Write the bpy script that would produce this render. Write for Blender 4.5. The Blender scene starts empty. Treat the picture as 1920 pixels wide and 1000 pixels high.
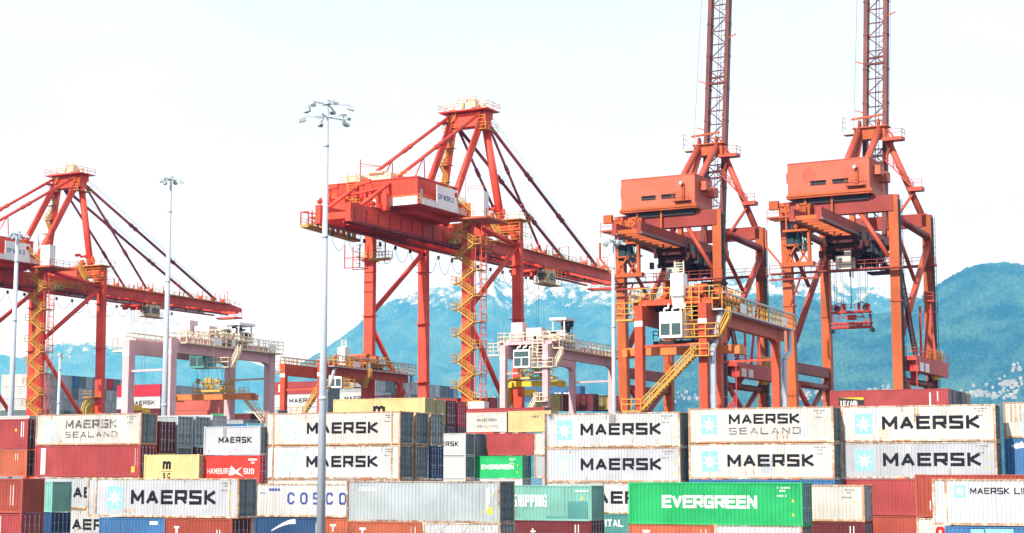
import bpy, bmesh, math, random
from math import sin, cos, radians, atan, pi, sqrt
from mathutils import Vector, Matrix, noise
random.seed(7)

# ------------------------------------------------------------------ camera
FPX = 3100.0; HC = 6.4; PITCH = atan(390/FPX)
sc = bpy.context.scene
COL = sc.collection
cam = bpy.data.cameras.new('camera'); camo = bpy.data.objects.new('camera', cam); COL.objects.link(camo)
cam.sensor_width = 36; cam.lens = 36*FPX/1920; cam.clip_start = 1; cam.clip_end = 60000
camo.location = (0, 0, HC); camo.rotation_euler = (pi/2+PITCH, 0, 0)
sc.camera = camo
# ------------------------------------------------------------------ sky and sun
SUN_EL = radians(34); SUN_AZ = radians(214)      # compass style, 0 = +Y, clockwise; behind the camera to its left
sun_dir = Vector((sin(SUN_AZ)*cos(SUN_EL), cos(SUN_AZ)*cos(SUN_EL), sin(SUN_EL)))
sun = bpy.data.lights.new('sun', 'SUN'); sun.energy = 4.9; sun.angle = radians(0.6); sun.color = (1.0, .95, .87)
suno = bpy.data.objects.new('sun', sun); COL.objects.link(suno)
suno.rotation_euler = sun_dir.to_track_quat('Z', 'Y').to_euler()
w = bpy.data.worlds.new('World'); sc.world = w; w.use_nodes = True
nt = w.node_tree; nt.nodes.clear()
sky = nt.nodes.new('ShaderNodeTexSky'); sky.sky_type = 'NISHITA'; sky.sun_disc = False
sky.sun_elevation = SUN_EL; sky.sun_rotation = SUN_AZ; sky.air_density = 1.0; sky.dust_density = 3.0
bg = nt.nodes.new('ShaderNodeBackground'); bg.inputs[1].default_value = .10
cl = nt.nodes.new('ShaderNodeBackground'); cl.inputs[1].default_value = 1.02
cr = nt.nodes.new('ShaderNodeValToRGB'); cr.color_ramp.elements[0].position = .0; cr.color_ramp.elements[0].color = (.86, .98, 1.72, 1); cr.color_ramp.elements[1].position = .32; cr.color_ramp.elements[1].color = (.71, .775, .80, 1)
sz = nt.nodes.new('ShaderNodeSeparateXYZ'); nt.links.new(cr.outputs[0], cl.inputs[0])
tc = nt.nodes.new('ShaderNodeTexCoord'); mp = nt.nodes.new('ShaderNodeMapping'); mp.inputs[3].default_value = (1, 1, 3.5)
nz = nt.nodes.new('ShaderNodeTexNoise'); nz.inputs['Scale'].default_value = 2.6; nz.inputs['Detail'].default_value = 7
rm = nt.nodes.new('ShaderNodeMapRange'); rm.inputs[1].default_value = .30; rm.inputs[2].default_value = .62
rm.inputs[3].default_value = .78; rm.inputs[4].default_value = 1.0
mx = nt.nodes.new('ShaderNodeMixShader'); out = nt.nodes.new('ShaderNodeOutputWorld')
L = nt.links.new
L(tc.outputs['Generated'], sz.inputs[0]); L(sz.outputs['Z'], cr.inputs[0]); L(tc.outputs['Generated'], mp.inputs[0]); L(mp.outputs[0], nz.inputs['Vector']); L(nz.outputs['Fac'], rm.inputs[0])
L(sky.outputs[0], bg.inputs[0]); L(rm.outputs[0], mx.inputs[0]); L(bg.outputs[0], mx.inputs[1]); L(cl.outputs[0], mx.inputs[2]); L(mx.outputs[0], out.inputs[0])
sc.view_settings.view_transform = 'Standard'; sc.view_settings.look = 'None'
sc.view_settings.exposure = 0.42; sc.view_settings.gamma = 1
sc.render.engine = 'CYCLES'
sc.cycles.volume_bounces = 1; sc.cycles.max_bounces = 5; sc.cycles.diffuse_bounces = 3

# ------------------------------------------------------------------ frames of reference on the site
def ray(px, py):
    dy = 500-py; dx = px-960
    return dx, FPX*cos(PITCH)-dy*sin(PITCH), FPX*sin(PITCH)+dy*cos(PITCH)
class Frame:
    def __init__(s, X, Y, deg):
        s.o = (X, Y); s.deg = deg; a = radians(deg); s.u = (cos(a), -sin(a)); s.v = (sin(a), cos(a))
    def w(s, x, y): return s.o[0]+x*s.u[0]+y*s.v[0], s.o[1]+x*s.u[1]+y*s.v[1]
    def l(s, X, Y):
        X -= s.o[0]; Y -= s.o[1]; return X*s.u[0]+Y*s.u[1], X*s.v[0]+Y*s.v[1]
    def on(s, px, py, X=None, Y=None, z=None):
        d = ray(px, py); du = d[0]*s.u[0]+d[1]*s.u[1]; dv = d[0]*s.v[0]+d[1]*s.v[1]; o = s.l(0, 0)
        t = (X-o[0])/du if X is not None else (Y-o[1])/dv if Y is not None else (z-HC)/d[2]
        return Vector((o[0]+t*du, o[1]+t*dv, HC+t*d[2]))
S = Frame(0, 0, 25)            # the stacks and the yard cranes
QUAY = 28                      # the quay cranes

# ------------------------------------------------------------------ materials
MATS = {}
def nodes(m):
    m.use_nodes = True; n = m.node_tree; return n, n.nodes['Principled BSDF'], n.nodes.new, n.links.new
def paint(name, rgb, rust=.25, rough=.5, streak=True, var=.12, metal=0.0, rustcol=(.22, .085, .03), scale=1.0):
    if name in MATS: return MATS[name]
    m = bpy.data.materials.new(name); n, b, new, lk = nodes(m)
    b.inputs['Roughness'].default_value = rough; b.inputs['Metallic'].default_value = metal; b.inputs['Specular IOR Level'].default_value = .22
    tc = new('ShaderNodeTexCoord'); oi = new('ShaderNodeObjectInfo')
    off = new('ShaderNodeVectorMath'); off.operation = 'MULTIPLY_ADD'
    cmb = new('ShaderNodeCombineXYZ')
    for i in range(3): lk(oi.outputs['Random'], cmb.inputs[i])
    lk(cmb.outputs[0], off.inputs[0]); off.inputs[1].default_value = (91, 57, 33); lk(tc.outputs['Object'], off.inputs[2])
    # fade and dirt
    n1 = new('ShaderNodeTexNoise'); n1.inputs['Scale'].default_value = .45*scale; n1.inputs['Detail'].default_value = 6; lk(off.outputs[0], n1.inputs['Vector'])
    mp = new('ShaderNodeMapping'); mp.inputs[3].default_value = (2.6, 2.6, .22) if streak else (1, 1, 1); lk(off.outputs[0], mp.inputs[0])
    n2 = new('ShaderNodeTexNoise'); n2.inputs['Scale'].default_value = 1.1*scale; n2.inputs['Detail'].default_value = 8; n2.inputs['Roughness'].default_value = .7; lk(mp.outputs[0], n2.inputs['Vector'])
    n3 = new('ShaderNodeTexNoise'); n3.inputs['Scale'].default_value = 2.3*scale; n3.inputs['Detail'].default_value = 9; n3.inputs['Roughness'].default_value = .75; lk(off.outputs[0], n3.inputs['Vector'])
    mixa = new('ShaderNodeMix'); mixa.data_type = 'RGBA'
    dk = tuple(c*(1-var*2.2)+.012 for c in rgb)
    mixa.inputs[6].default_value = (*rgb, 1); mixa.inputs[7].default_value = (*dk, 1)
    r1 = new('ShaderNodeMapRange'); r1.inputs[1].default_value = .42; r1.inputs[2].default_value = .68; lk(n2.outputs['Fac'], r1.inputs[0]); lk(r1.outputs[0], mixa.inputs[0])
    mixb = new('ShaderNodeMix'); mixb.data_type = 'RGBA'; lk(mixa.outputs[2], mixb.inputs[6])
    br = tuple(min(1, c*(1+var)+.01) for c in rgb); mixb.inputs[7].default_value = (*br, 1)
    r2 = new('ShaderNodeMapRange'); r2.inputs[1].default_value = .40; r2.inputs[2].default_value = .62; lk(n1.outputs['Fac'], r2.inputs[0]); lk(r2.outputs[0], mixb.inputs[0])
    # rust
    mixc = new('ShaderNodeMix'); mixc.data_type = 'RGBA'; lk(mixb.outputs[2], mixc.inputs[6]); mixc.inputs[7].default_value = (*rustcol, 1)
    mul = new('ShaderNodeMath'); mul.operation = 'MULTIPLY'; lk(n3.outputs['Fac'], mul.inputs[0]); lk(n2.outputs['Fac'], mul.inputs[1])
    r3 = new('ShaderNodeMapRange'); t = .50-.30*rust; r3.inputs[1].default_value = t; r3.inputs[2].default_value = t+.07; r3.inputs[4].default_value = .85
    vr = new('ShaderNodeMath'); vr.operation = 'MULTIPLY_ADD'; lk(oi.outputs['Random'], vr.inputs[0]); vr.inputs[1].default_value = .07; lk(mul.outputs[0], vr.inputs[2])
    lk(vr.outputs[0], r3.inputs[0]); lk(r3.outputs[0], mixc.inputs[0])
    # each object a little lighter or darker
    hv = new('ShaderNodeHueSaturation'); r4 = new('ShaderNodeMapRange'); r4.inputs[3].default_value = .88; r4.inputs[4].default_value = 1.1
    lk(oi.outputs['Random'], r4.inputs[0]); lk(r4.outputs[0], hv.inputs['Value']); lk(mixc.outputs[2], hv.inputs['Color'])
    lk(hv.outputs[0], b.inputs['Base Color'])
    MATS[name] = m; return m
def plain(name, rgb, rough=.6, metal=0.0):
    if name in MATS: return MATS[name]
    m = bpy.data.materials.new(name); n, b, new, lk = nodes(m)
    b.inputs['Base Color'].default_value = (*rgb, 1); b.inputs['Specular IOR Level'].default_value = .2; b.inputs['Roughness'].default_value = rough; b.inputs['Metallic'].default_value = metal
    nzz = new('ShaderNodeTexNoise'); nzz.inputs['Scale'].default_value = 3; nzz.inputs['Detail'].default_value = 5
    tcc = new('ShaderNodeTexCoord'); lk(tcc.outputs['Object'], nzz.inputs['Vector'])
    mm = new('ShaderNodeMix'); mm.data_type = 'RGBA'; mm.inputs[6].default_value = (*[c*.82 for c in rgb], 1); mm.inputs[7].default_value = (*[min(1, c*1.12) for c in rgb], 1)
    lk(nzz.outputs['Fac'], mm.inputs[0]); lk(mm.outputs[2], b.inputs['Base Color'])
    MATS[name] = m; return m
white = paint('white_paint', (.50, .505, .50), .28, var=.09)
cream = paint('cream_paint', (.53, .51, .465), .3, var=.11)
palegrey = paint('pale_grey_paint', (.42, .435, .455), .24, var=.08)
grey = paint('grey_paint', (.34, .38, .39), .25)
darkgrey = paint('dark_grey_paint', (.13, .165, .175), .25)
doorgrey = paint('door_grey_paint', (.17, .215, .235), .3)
maroon = paint('maroon_paint', (.12, .018, .022), .2)
darkred = paint('dark_red_paint', (.33, .05, .048), .2)
rustred = paint('rust_red_paint', (.33, .062, .038), .2)
orangered = paint('orange_red_paint', (.42, .105, .05), .3)
salmon = paint('salmon_paint', (.50, .11, .075), .15)
brightred = paint('bright_red_paint', (.68, .045, .03), .1)
crimson = paint('crimson_paint', (.50, .02, .04), .1)
green = paint('green_paint', (.015, .37, .11), .08)
mint = paint('mint_paint', (.17, .39, .33), .15)
teal = paint('teal_paint', (.07, .24, .22), .2)
olive = paint('olive_paint', (.42, .38, .13), .25)
yellow = paint('pale_yellow_paint', (.66, .50, .23), .15)
blue = paint('blue_paint', (.045, .14, .30), .15)
navy = paint('navy_paint', (.02, .06, .15), .15)
rustframe = paint('rusty_white_paint', (.62, .52, .40), .95, var=.2, rustcol=(.33, .15, .06))
def worn(name, rgb, to, amt):
    m = plain(name, rgb); n = m.node_tree; b = n.nodes['Principled BSDF']; src = b.inputs['Base Color'].links[0].from_socket
    a = n.nodes.new('ShaderNodeTexNoise'); a.inputs['Scale'].default_value = 1.7; a.inputs['Detail'].default_value = 10; a.inputs['Roughness'].default_value = .8
    tc = n.nodes.new('ShaderNodeTexCoord'); oi = n.nodes.new('ShaderNodeObjectInfo'); ad = n.nodes.new('ShaderNodeVectorMath'); ad.operation = 'ADD'
    ml = n.nodes.new('ShaderNodeMath'); ml.operation = 'MULTIPLY'; ml.inputs[1].default_value = 77; n.links.new(oi.outputs['Random'], ml.inputs[0]); n.links.new(ml.outputs[0], ad.inputs[1])
    n.links.new(tc.outputs['Object'], ad.inputs[0]); n.links.new(ad.outputs[0], a.inputs['Vector'])
    r = n.nodes.new('ShaderNodeMapRange'); r.inputs[1].default_value = .66-amt; r.inputs[2].default_value = .76-amt; r.inputs[4].default_value = .8; n.links.new(a.outputs['Fac'], r.inputs[0])
    x = n.nodes.new('ShaderNodeMix'); x.data_type = 'RGBA'; n.links.new(r.outputs[0], x.inputs[0]); n.links.new(src, x.inputs[6]); x.inputs[7].default_value = (*to, 1)
    n.links.new(x.outputs[2], b.inputs['Base Color']); return m
ink = worn('black_lettering', (.012, .012, .018), (.40, .38, .34), .06)
inkfade = worn('worn_lettering', (.09, .08, .085), (.50, .46, .40), .16)
whiteink = worn('white_lettering', (.74, .74, .72), (.45, .42, .40), .06)
blueink = plain('blue_lettering', (.05, .07, .30))
redink = plain('red_lettering', (.6, .02, .02))
paleblue = plain('pale_blue_emblem', (.26, .60, .72))
paleblue2 = plain('faded_blue_emblem', (.42, .58, .62))
rustybrown = plain('rubbed_emblem', (.62, .55, .47))
yelsign = plain('yellow_sign', (.80, .52, .06))
cream2 = paint('warm_cream_paint', (.50, .45, .36), .6, var=.14); rustmark = paint('rust_mark', (.30, .15, .07), .6)
steel = plain('galvanised_steel', (.47, .51, .55), .45, .3)
dark = plain('dark_machinery', (.035, .032, .035), .6)
rope = plain('wire_rope', (.10, .11, .13), .5)
glass = plain('cab_glass', (.06, .10, .10), .1)
cabwhite = plain('white_cabin_paint', (.82, .82, .80), .45)
beige = paint('beige_paint', (.62, .58, .46), .15)
stsred = paint('crane_red_paint', (.70, .064, .030), .2, var=.17, scale=.4, rustcol=(.20, .045, .03))
stsdark = paint('crane_stay_paint', (.26, .045, .05), .15, scale=.4)
yrail = plain('yellow_railing_paint', (.55, .29, .05), .5)
orail = plain('orange_railing_paint', (.55, .12, .05), .5)
oldor = paint('crane_orange_paint', (.42, .082, .014), .42, var=.14, scale=.5, rustcol=(.19, .06, .03))
oldbeam = paint('crane_weathered_paint', (.27, .034, .022), .42, var=.14, scale=.5, rustcol=(.14, .05, .035))
oldhouse = paint('crane_salmon_paint', (.50, .112, .058), .22, var=.08, scale=.5)
pink = paint('pink_paint', (.63, .375, .38), .12, var=.05)
pinkwhite = plain('cream_railing_paint', (.70, .60, .44), .5)
rtgor = paint('yard_crane_orange_paint', (.50, .062, .02), .2, var=.1)
rtgdark = paint('yard_crane_shadowy_paint', (.28, .07, .045), .2)
yel = plain('yellow_machine_paint', (.72, .48, .03), .5)

# ------------------------------------------------------------------ mesh helpers
class MB:
    def __init__(s): s.v = []; s.f = []; s.c = []
    def add(s, vs, fs):
        s.c.append((len(s.v), len(s.f))); o = len(s.v); s.v += [tuple(q) for q in vs]; s.f += [tuple(i+o for i in q) for q in fs]
    def box(s, x0, x1, y0, y1, z0, z1):
        s.add([(x, y, z) for z in (z0, z1) for x, y in ((x0, y0), (x1, y0), (x1, y1), (x0, y1))],
              [(0, 3, 2, 1), (4, 5, 6, 7), (0, 1, 5, 4), (1, 2, 6, 5), (2, 3, 7, 6), (3, 0, 4, 7)])
    def beam(s, p, q, w, h=None, w2=None, h2=None):
        h = h or w; w2 = w2 or w; h2 = h2 or h
        p = Vector(p); q = Vector(q); d = (q-p)
        if d.length < 1e-6: return
        d.normalize(); up = Vector((0, 0, 1)) if abs(d.z) < .9 else Vector((0, 1, 0))
        a = d.cross(up).normalized(); b = a.cross(d)
        vs = []
        for c, ww, hh in ((p, w, h), (q, w2, h2)):
            for i, j in ((-1, -1), (1, -1), (1, 1), (-1, 1)): vs.append(c+a*(i*ww/2)+b*(j*hh/2))
        s.add(vs, [(0, 3, 2, 1), (4, 5, 6, 7), (0, 1, 5, 4), (1, 2, 6, 5), (2, 3, 7, 6), (3, 0, 4, 7)])
    def tube(s, p, q, r, r2=None, n=10):
        r2 = r2 or r; p = Vector(p); q = Vector(q); d = (q-p)
        if d.length < 1e-6: return
        d.normalize(); up = Vector((0, 0, 1)) if abs(d.z) < .9 else Vector((0, 1, 0))
        a = d.cross(up).normalized(); b = a.cross(d); vs = []
        for c, rr in ((p, r), (q, r2)):
            for i in range(n): t = 2*pi*i/n; vs.append(c+a*(cos(t)*rr)+b*(sin(t)*rr))
        fs = [(i, (i+1) % n, n+(i+1) % n, n+i) for i in range(n)]+[tuple(range(n-1, -1, -1)), tuple(range(n, 2*n))]
        s.add(vs, fs)
    def path(s, pts, r, n=5):
        for a, b in zip(pts, pts[1:]): s.tube(a, b, r, r, n)
    def rail(s, p, q, h=1.15, sp=1.6, t=.07, rails=(.55, 1.0)):
        p = Vector(p); q = Vector(q); n = max(1, int((q-p).length/sp)); up = Vector((0, 0, h))
        for i in range(n+1): c = p.lerp(q, i/n); s.beam(c, c+up, t)
        for k in rails: s.beam(p+up*k, q+up*k, t)
    def walk(s, p, q, w=.9, side=1, h=1.1, both=True, t=.07):
        "a grating walkway with railings"
        p = Vector(p); q = Vector(q); d = (q-p); d.z = 0; d.normalize(); a = Vector((-d.y, d.x, 0))
        s.beam(p, q, w, .12)
        s.rail(p+a*(side*w/2), q+a*(side*w/2), h, t=t)
        if both: s.rail(p-a*(side*w/2), q-a*(side*w/2), h, t=t)
    def stair(s, p, q, w=.9, t=.07):
        p = Vector(p); q = Vector(q); d = (q-p); dd = Vector((d.x, d.y, 0)).normalized(); a = Vector((-dd.y, dd.x, 0))*(w/2)
        for k in (-1, 1):
            s.beam(p+a*k, q+a*k, .06, .2); s.rail(p+a*k, q+a*k, 1.0, 1.2, t)
        n = max(2, int(abs(d.z)/.28))
        for i in range(n+1):
            c = p.lerp(q, i/n); s.beam(c-a, c+a, .05, .22)
    def mesh(s, name):
        m = bpy.data.meshes.new(name); m.from_pydata(s.v, [], s.f); m.update(); return m
    def build(s, name, mat, parent=None, smooth=False):
        m = s.mesh(name); m.materials.append(mat)
        if smooth:
            m.polygons.foreach_set('use_smooth', [True]*len(m.polygons)); m.update()
        o = bpy.data.objects.new(name, m); COL.objects.link(o)
        if parent: o.parent = parent
        return o
def each(mb, name, mat, parent, smooth=False):
    "every primitive of mb becomes a part of its own"
    cs = mb.c+[(len(mb.v), len(mb.f))]
    for (v0, f0), (v1, f1) in zip(cs, cs[1:]):
        m = MB(); m.add(mb.v[v0:v1], [tuple(i-v0 for i in f) for f in mb.f[f0:f1]]); m.build(name, mat, parent, smooth)
def thing(name, label, cat, loc, deg=0, group=None):
    o = bpy.data.objects.new(name, None); COL.objects.link(o); o.empty_display_size = .5
    o.location = loc; o.rotation_euler = (0, 0, -radians(deg)); o['label'] = label; o['category'] = cat
    if group: o['group'] = group
    return o
def structure(o, kind='structure'): o['kind'] = kind; return o
KIDS = {}
def copy_tree(o, parent=None):
    c = o.copy(); COL.objects.link(c); c.parent = parent
    for ch in list(o.children): copy_tree(ch, c)
    return c
def use_mesh(name, me, mat, parent, loc=None):
    o = bpy.data.objects.new(name, me); COL.objects.link(o); o.parent = parent
    if loc: o.location = loc
    if not me.materials: me.materials.append(None)
    o.material_slots[0].link = 'OBJECT'; o.material_slots[0].material = mat
    return o

# ------------------------------------------------------------------ lettering
def Q(pts): return pts
GL = {   # strokes in a unit box; every stroke is a polyline of thickness t
 'M': [[(0, 0), (0, 1), (.5, .22), (1, 1), (1, 0)]], 'A': [[(0, 0), (.5, 1), (1, 0)], [(.2, .30), (.8, .30)]],
 'E': [[(1, 1), (0, 1), (0, 0), (1, 0)], [(0, .52), (.92, .52)]], 'R': [[(0, 0), (0, 1), (1, 1), (1, .42), (0, .42)], [(.55, .42), (1.02, 0)]],
 'S': [[(1, 1), (0, 1), (0, .53), (1, .47), (1, 0), (0, 0)]], 'K': [[(0, 0), (0, 1)], [(.95, 1), (.12, .5), (1, 0)]],
 'L': [[(0, 1), (0, 0), (1, 0)]], 'N': [[(0, 0), (0, 1), (1, 0), (1, 1)]], 'D': [[(0, 0), (0, 1), (.8, 1), (1, .8), (1, .2), (.8, 0), (0, 0)]],
 'I': [[(.5, 0), (.5, 1)]], 'C': [[(1, .78), (.78, 1), (.22, 1), (0, .78), (0, .22), (.22, 0), (.78, 0), (1, .22)]],
 'O': [[(.22, 0), (.78, 0), (1, .22), (1, .78), (.78, 1), (.22, 1), (0, .78), (0, .22), (.22, 0)]],
 'V': [[(0, 1), (.5, 0), (1, 1)]], 'G': [[(1, .8), (.85, 1), (.15, 1), (0, .85), (0, .15), (.15, 0), (1, 0), (1, .45), (.55, .45)]],
 'H': [[(0, 0), (0, 1)], [(1, 0), (1, 1)], [(0, .5), (1, .5)]], 'P': [[(0, 0), (0, 1), (1, 1), (1, .45), (0, .45)]],
 'T': [[(0, 1), (1, 1)], [(.5, 1), (.5, 0)]], 'B': [[(0, 0), (0, 1), (.9, 1), (.95, .55), (0, .52)], [(.95, .52), (1, 0), (0, 0)]],
 'U': [[(0, 1), (0, .15), (.15, 0), (.85, 0), (1, .15), (1, 1)]], 'W': [[(0, 1), (.25, 0), (.5, .8), (.75, 0), (1, 1)]],
 'm': [[(0, 0), (0, .95)], [(0, .85), (.25, 1), (.5, .85), (.5, 0)], [(.5, .85), (.75, 1), (1, .85), (1, 0)]],
 's': [[(1, .85), (.75, 1), (.2, 1), (0, .75), (1, .3), (.8, 0), (.2, 0), (0, .15)]], 'c': [[(1, .8), (.78, 1), (.22, 1), (0, .78), (0, .22), (.22, 0), (.78, 0), (1, .2)]],
 't': [[(.4, 1.2), (.4, 0), (.9, 0)], [(0, .85), (.9, .85)]],
 'X': [[(0, 0), (1, 1)], [(0, 1), (1, 0)]],
}
def strokes(text, x0, z0, wl, h, gap, t, sp=None):
    "quads (x,z) of every stroke"
    out = []; x = x0; k = 0
    for ch in text:
        if ch == ' ': x += (sp or wl*.6); continue
        ww = wl*(1.12 if ch in 'MmW' else .25 if ch == 'I' else 1)
        for pl in GL.get(ch, []):
            P = [(x+t/2+p[0]*(ww-t), z0+t/2+p[1]*(h-t)) for p in pl]
            for (ax, az), (bx, bz) in zip(P, P[1:]):
                dx, dz = bx-ax, bz-az; l = sqrt(dx*dx+dz*dz) or 1; dx /= l; dz /= l; e = t*.48 if (abs(dx) > .98 or abs(dz) > .98) else t*.2
                ax2, az2, bx2, bz2 = ax-dx*e, az-dz*e, bx+dx*e, bz+dz*e
                nx, nz_ = -dz*t/2, dx*t/2
                out.append(([(ax2+nx, az2+nz_), (ax2-nx, az2-nz_), (bx2-nx, bz2-nz_), (bx2+nx, bz2+nz_)], k)); k = (k+1) % 7
        x += ww+gap
    return out
def star(cx, cz, r, r2=None, n=7):
    r2 = r2 or r*.42
    return [([(cx+sin(pi*i/n)*(r if i % 2 == 0 else r2), cz+cos(pi*i/n)*(r if i % 2 == 0 else r2)) for i in range(2*n)][::-1], 3)]
def rect(x0, x1, z0, z1, k=0): return [([(x0, z0), (x1, z0), (x1, z1), (x0, z1)], k)]
PITCHC = .278; AMP = .055
def corr(x, L):
    "depth of the corrugated wall below its outer skin at x"
    t = ((x+L/2-.22) % PITCHC)/PITCHC
    if t < .26: return 0
    if t < .5: return AMP*(t-.26)/.24
    if t < .76: return AMP
    return AMP*(1-(t-.76)/.24)
def conform(polys, L, y0, parent, name, mat, fine=True):
    "lays flat lettering onto the corrugated wall that faces -y at y0"
    bm = bmesh.new(); lay = bm.faces.layers.int.new('k')
    for pts, k in polys:
        vs = [bm.verts.new((x, 0, z)) for x, z in pts]
        f = bm.faces.new(vs); f[lay] = k
    if fine:
        xs = [v.co.x for v in bm.verts]; a, b = min(xs), max(xs)
        i0 = int((a+L/2-.22)//PITCHC); i1 = int((b+L/2-.22)//PITCHC)+1
        for i in range(i0, i1+1):
            for fr in (0, .26, .5, .76):
                x = -L/2+.22+(i+fr)*PITCHC
                if a < x < b: bmesh.ops.bisect_plane(bm, geom=bm.verts[:]+bm.edges[:]+bm.faces[:], plane_co=(x, 0, 0), plane_no=(1, 0, 0))
    for f in bm.faces:
        for v in f.verts: v.co.y = y0+(corr(v.co.x, L) if fine else 0)-.008-.0018*f[lay]
    bmesh.ops.recalc_face_normals(bm, faces=bm.faces[:])
    me = bpy.data.meshes.new(name); bm.to_mesh(me); bm.free(); me.materials.append(mat)
    o = bpy.data.objects.new(name, me); COL.objects.link(o); o.parent = parent
    return o

# ------------------------------------------------------------------ shipping containers
LEN = {20: 6.058, 40: 12.19, 45: 13.72}
CW = 1.219
CM = {}
def cont_meshes(n, h):
    key = (n, round(h, 2))
    if key in CM: return CM[key]
    Lc = LEN[n]; x0, x1 = -Lc/2+.14, Lc/2-.14; y = CW-.03
    wl = MB(); xs = [x0]
    i = 0
    while True:
        done = False
        for fr in (0, .26, .5, .76):
            x = -Lc/2+.22+(i+fr)*PITCHC
            if x >= x1: done = True; break
            if x > x0: xs.append(x)
        if done: break
        i += 1
    xs.append(x1); zb, zt = .15, h-.11
    for s in (-1, 1):
        vs = []; 
        for x in xs: yy = s*(y-corr(x, Lc)); vs += [(x, yy, zb), (x, yy, zt)]
        m = len(xs); wl.add(vs, [((2*j, 2*j+2, 2*j+3, 2*j+1) if s < 0 else (2*j+1, 2*j+3, 2*j+2, 2*j)) for j in range(m-1)])
    # closed end wall at -x
    ys = [-y+.12+j*(2*y-.24)/18 for j in range(19)]; vs = []
    for j, yy in enumerate(ys): d = AMP*(1 if (j//1) % 4 in (2, 3) else 0); vs += [(-Lc/2+.05+d, yy, zb), (-Lc/2+.05+d, yy, zt)]
    wl.add(vs, [(2*j+1, 2*j+3, 2*j+2, 2*j) for j in range(18)])
    fr = MB(); g = .002
    px = [(-Lc/2, -Lc/2+.15), (Lc/2-.15, Lc/2)]
    if n == 45: px += [(-6.095, -5.96), (5.96, 6.095)]
    for a, b in px:
        for s in (-1, 1): fr.box(a, b, min(s*CW, s*(CW-.16)), max(s*CW, s*(CW-.16)), .121, h-.121)
    for s in (-1, 1):      # bottom and top rails
        a, b = sorted((s*(CW-.012), s*(CW-.11)))
        for q0, q1 in ([(-Lc/2+.15, Lc/2-.15)] if n != 45 else [(-Lc/2+.15, -6.095), (-5.96, 5.96), (6.095, Lc/2-.15)]):
            fr.box(q0, q1, a, b, .02, .16); fr.box(q0, q1, a, b, h-.115, h-.03)
    for e in (-1, 1):
        a, b = sorted((e*(Lc/2-.01), e*(Lc/2-.12)))
        fr.box(a, b, -CW+.16, CW-.16, .02, .16); fr.box(a, b, -CW+.16, CW-.16, h-.125, h-.03)
    ca = MB()
    cx = [Lc/2-.09] if n != 45 else [Lc/2-.09, 6.03]
    for c in cx:
        for e in (-1, 1):
            for s in (-1, 1):
                for z0, z1 in ((0, .118), (h-.118, h)): ca.box(e*c-.092, e*c+.092, s*(CW-.08)-.083, s*(CW-.08)+.083, z0, z1)
    fr.add(ca.v, ca.f)
    rf = MB(); k = 40 if n > 20 else 20
    for j in range(k):
        a = x0+(x1-x0)*j/k; b = x0+(x1-x0)*(j+1)/k; z0 = h-.06 if j % 2 else h-.04; z1 = h-.04 if j % 2 else h-.06
        rf.add([(a, -y+.05, z0), (b, -y+.05, z1), (b, y-.05, z1), (a, y-.05, z0)], [(0, 1, 2, 3)])
    dm = MB(); X = Lc/2-.09       # one door leaf, its own origin at the middle of the door opening
    # panel with horizontal creases
    nz_ = 12; H0, H1 = .165, h-.135; vs = []
    for j in range(nz_+1):
        z = H0+(H1-H0)*j/nz_; d = .0 if (j//1) % 3 else .045; vs += [(X-d, .02, z), (X-d, CW-.18, z)]
    dm.add(vs, [(2*j, 2*j+1, 2*j+3, 2*j+2) for j in range(nz_)])
    for a, b in ((.012, .07), (CW-.22, CW-.165)): dm.box(X-.02, X+.03, a, b, H0, H1)
    for z in (H0, H1-.06): dm.box(X-.02, X+.028, .07, CW-.22, z, z+.06)
    lb = MB()
    for yy in (.28, .78):
        lb.tube((X+.055, yy, .05), (X+.055, yy, h-.05), .028, n=6)
        for z in (.28, .95, h-.9, h-.28): lb.box(X-.01, X+.07, yy-.06, yy+.06, z, z+.09)
        lb.box(X+.05, X+.085, yy-.05, yy+.36, 1.15, 1.21)
    res = dict(wall=wl.mesh('side_wall'), frame=fr.mesh('frame'), roof=rf.mesh('roof'), door=dm.mesh('door'), bar=lb.mesh('locking_bar'))
    d2 = res['door'].copy(); d2.transform(Matrix.Scale(-1, 4, (0, 1, 0))); d2.flip_normals(); res['door2'] = d2
    b2 = res['bar'].copy(); b2.transform(Matrix.Scale(-1, 4, (0, 1, 0))); b2.flip_normals(); res['bar2'] = b2
    CM[key] = res; return res
NCONT = 0
def container(U, V, z, n, h, col, label, door=None, frame=None, group=None, text=None, rev=False, detail=2, dlab=None, fr=S, yawoff=0):
    "U,V: position of the left front bottom corner in frame fr"
    global NCONT; NCONT += 1
    Lc = LEN[n]; W = fr.w(U+Lc/2, V+CW)
    if z < .2: z = .2
    t = thing('shipping_container', label, 'shipping container', (W[0], W[1], z), fr.deg+yawoff, group or 'shipping containers')
    m = cont_meshes(n, h); frame = frame or col; door = door or col
    use_mesh('corrugated_wall', m['wall'], col, t); use_mesh('roof', m['roof'], col, t); use_mesh('frame', m['frame'], frame, t)
    parts = []
    if detail > 0:
        d1 = use_mesh('door', m['door'], door, t); d2 = use_mesh('door', m['door2'], door, t); parts = [d1, d2]
        for d, k in ((d1, 'bar'), (d2, 'bar2')):
            if detail > 1: use_mesh('locking_bars', m[k], darkgrey if door in (doorgrey, grey, darkgrey) else steel, d)
        if rev:
            for d in parts+[o for o in t.children if o.name.startswith('corrugated')]: d.rotation_euler = (0, 0, pi)
    if text: text(t, Lc, h)
    return t
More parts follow.
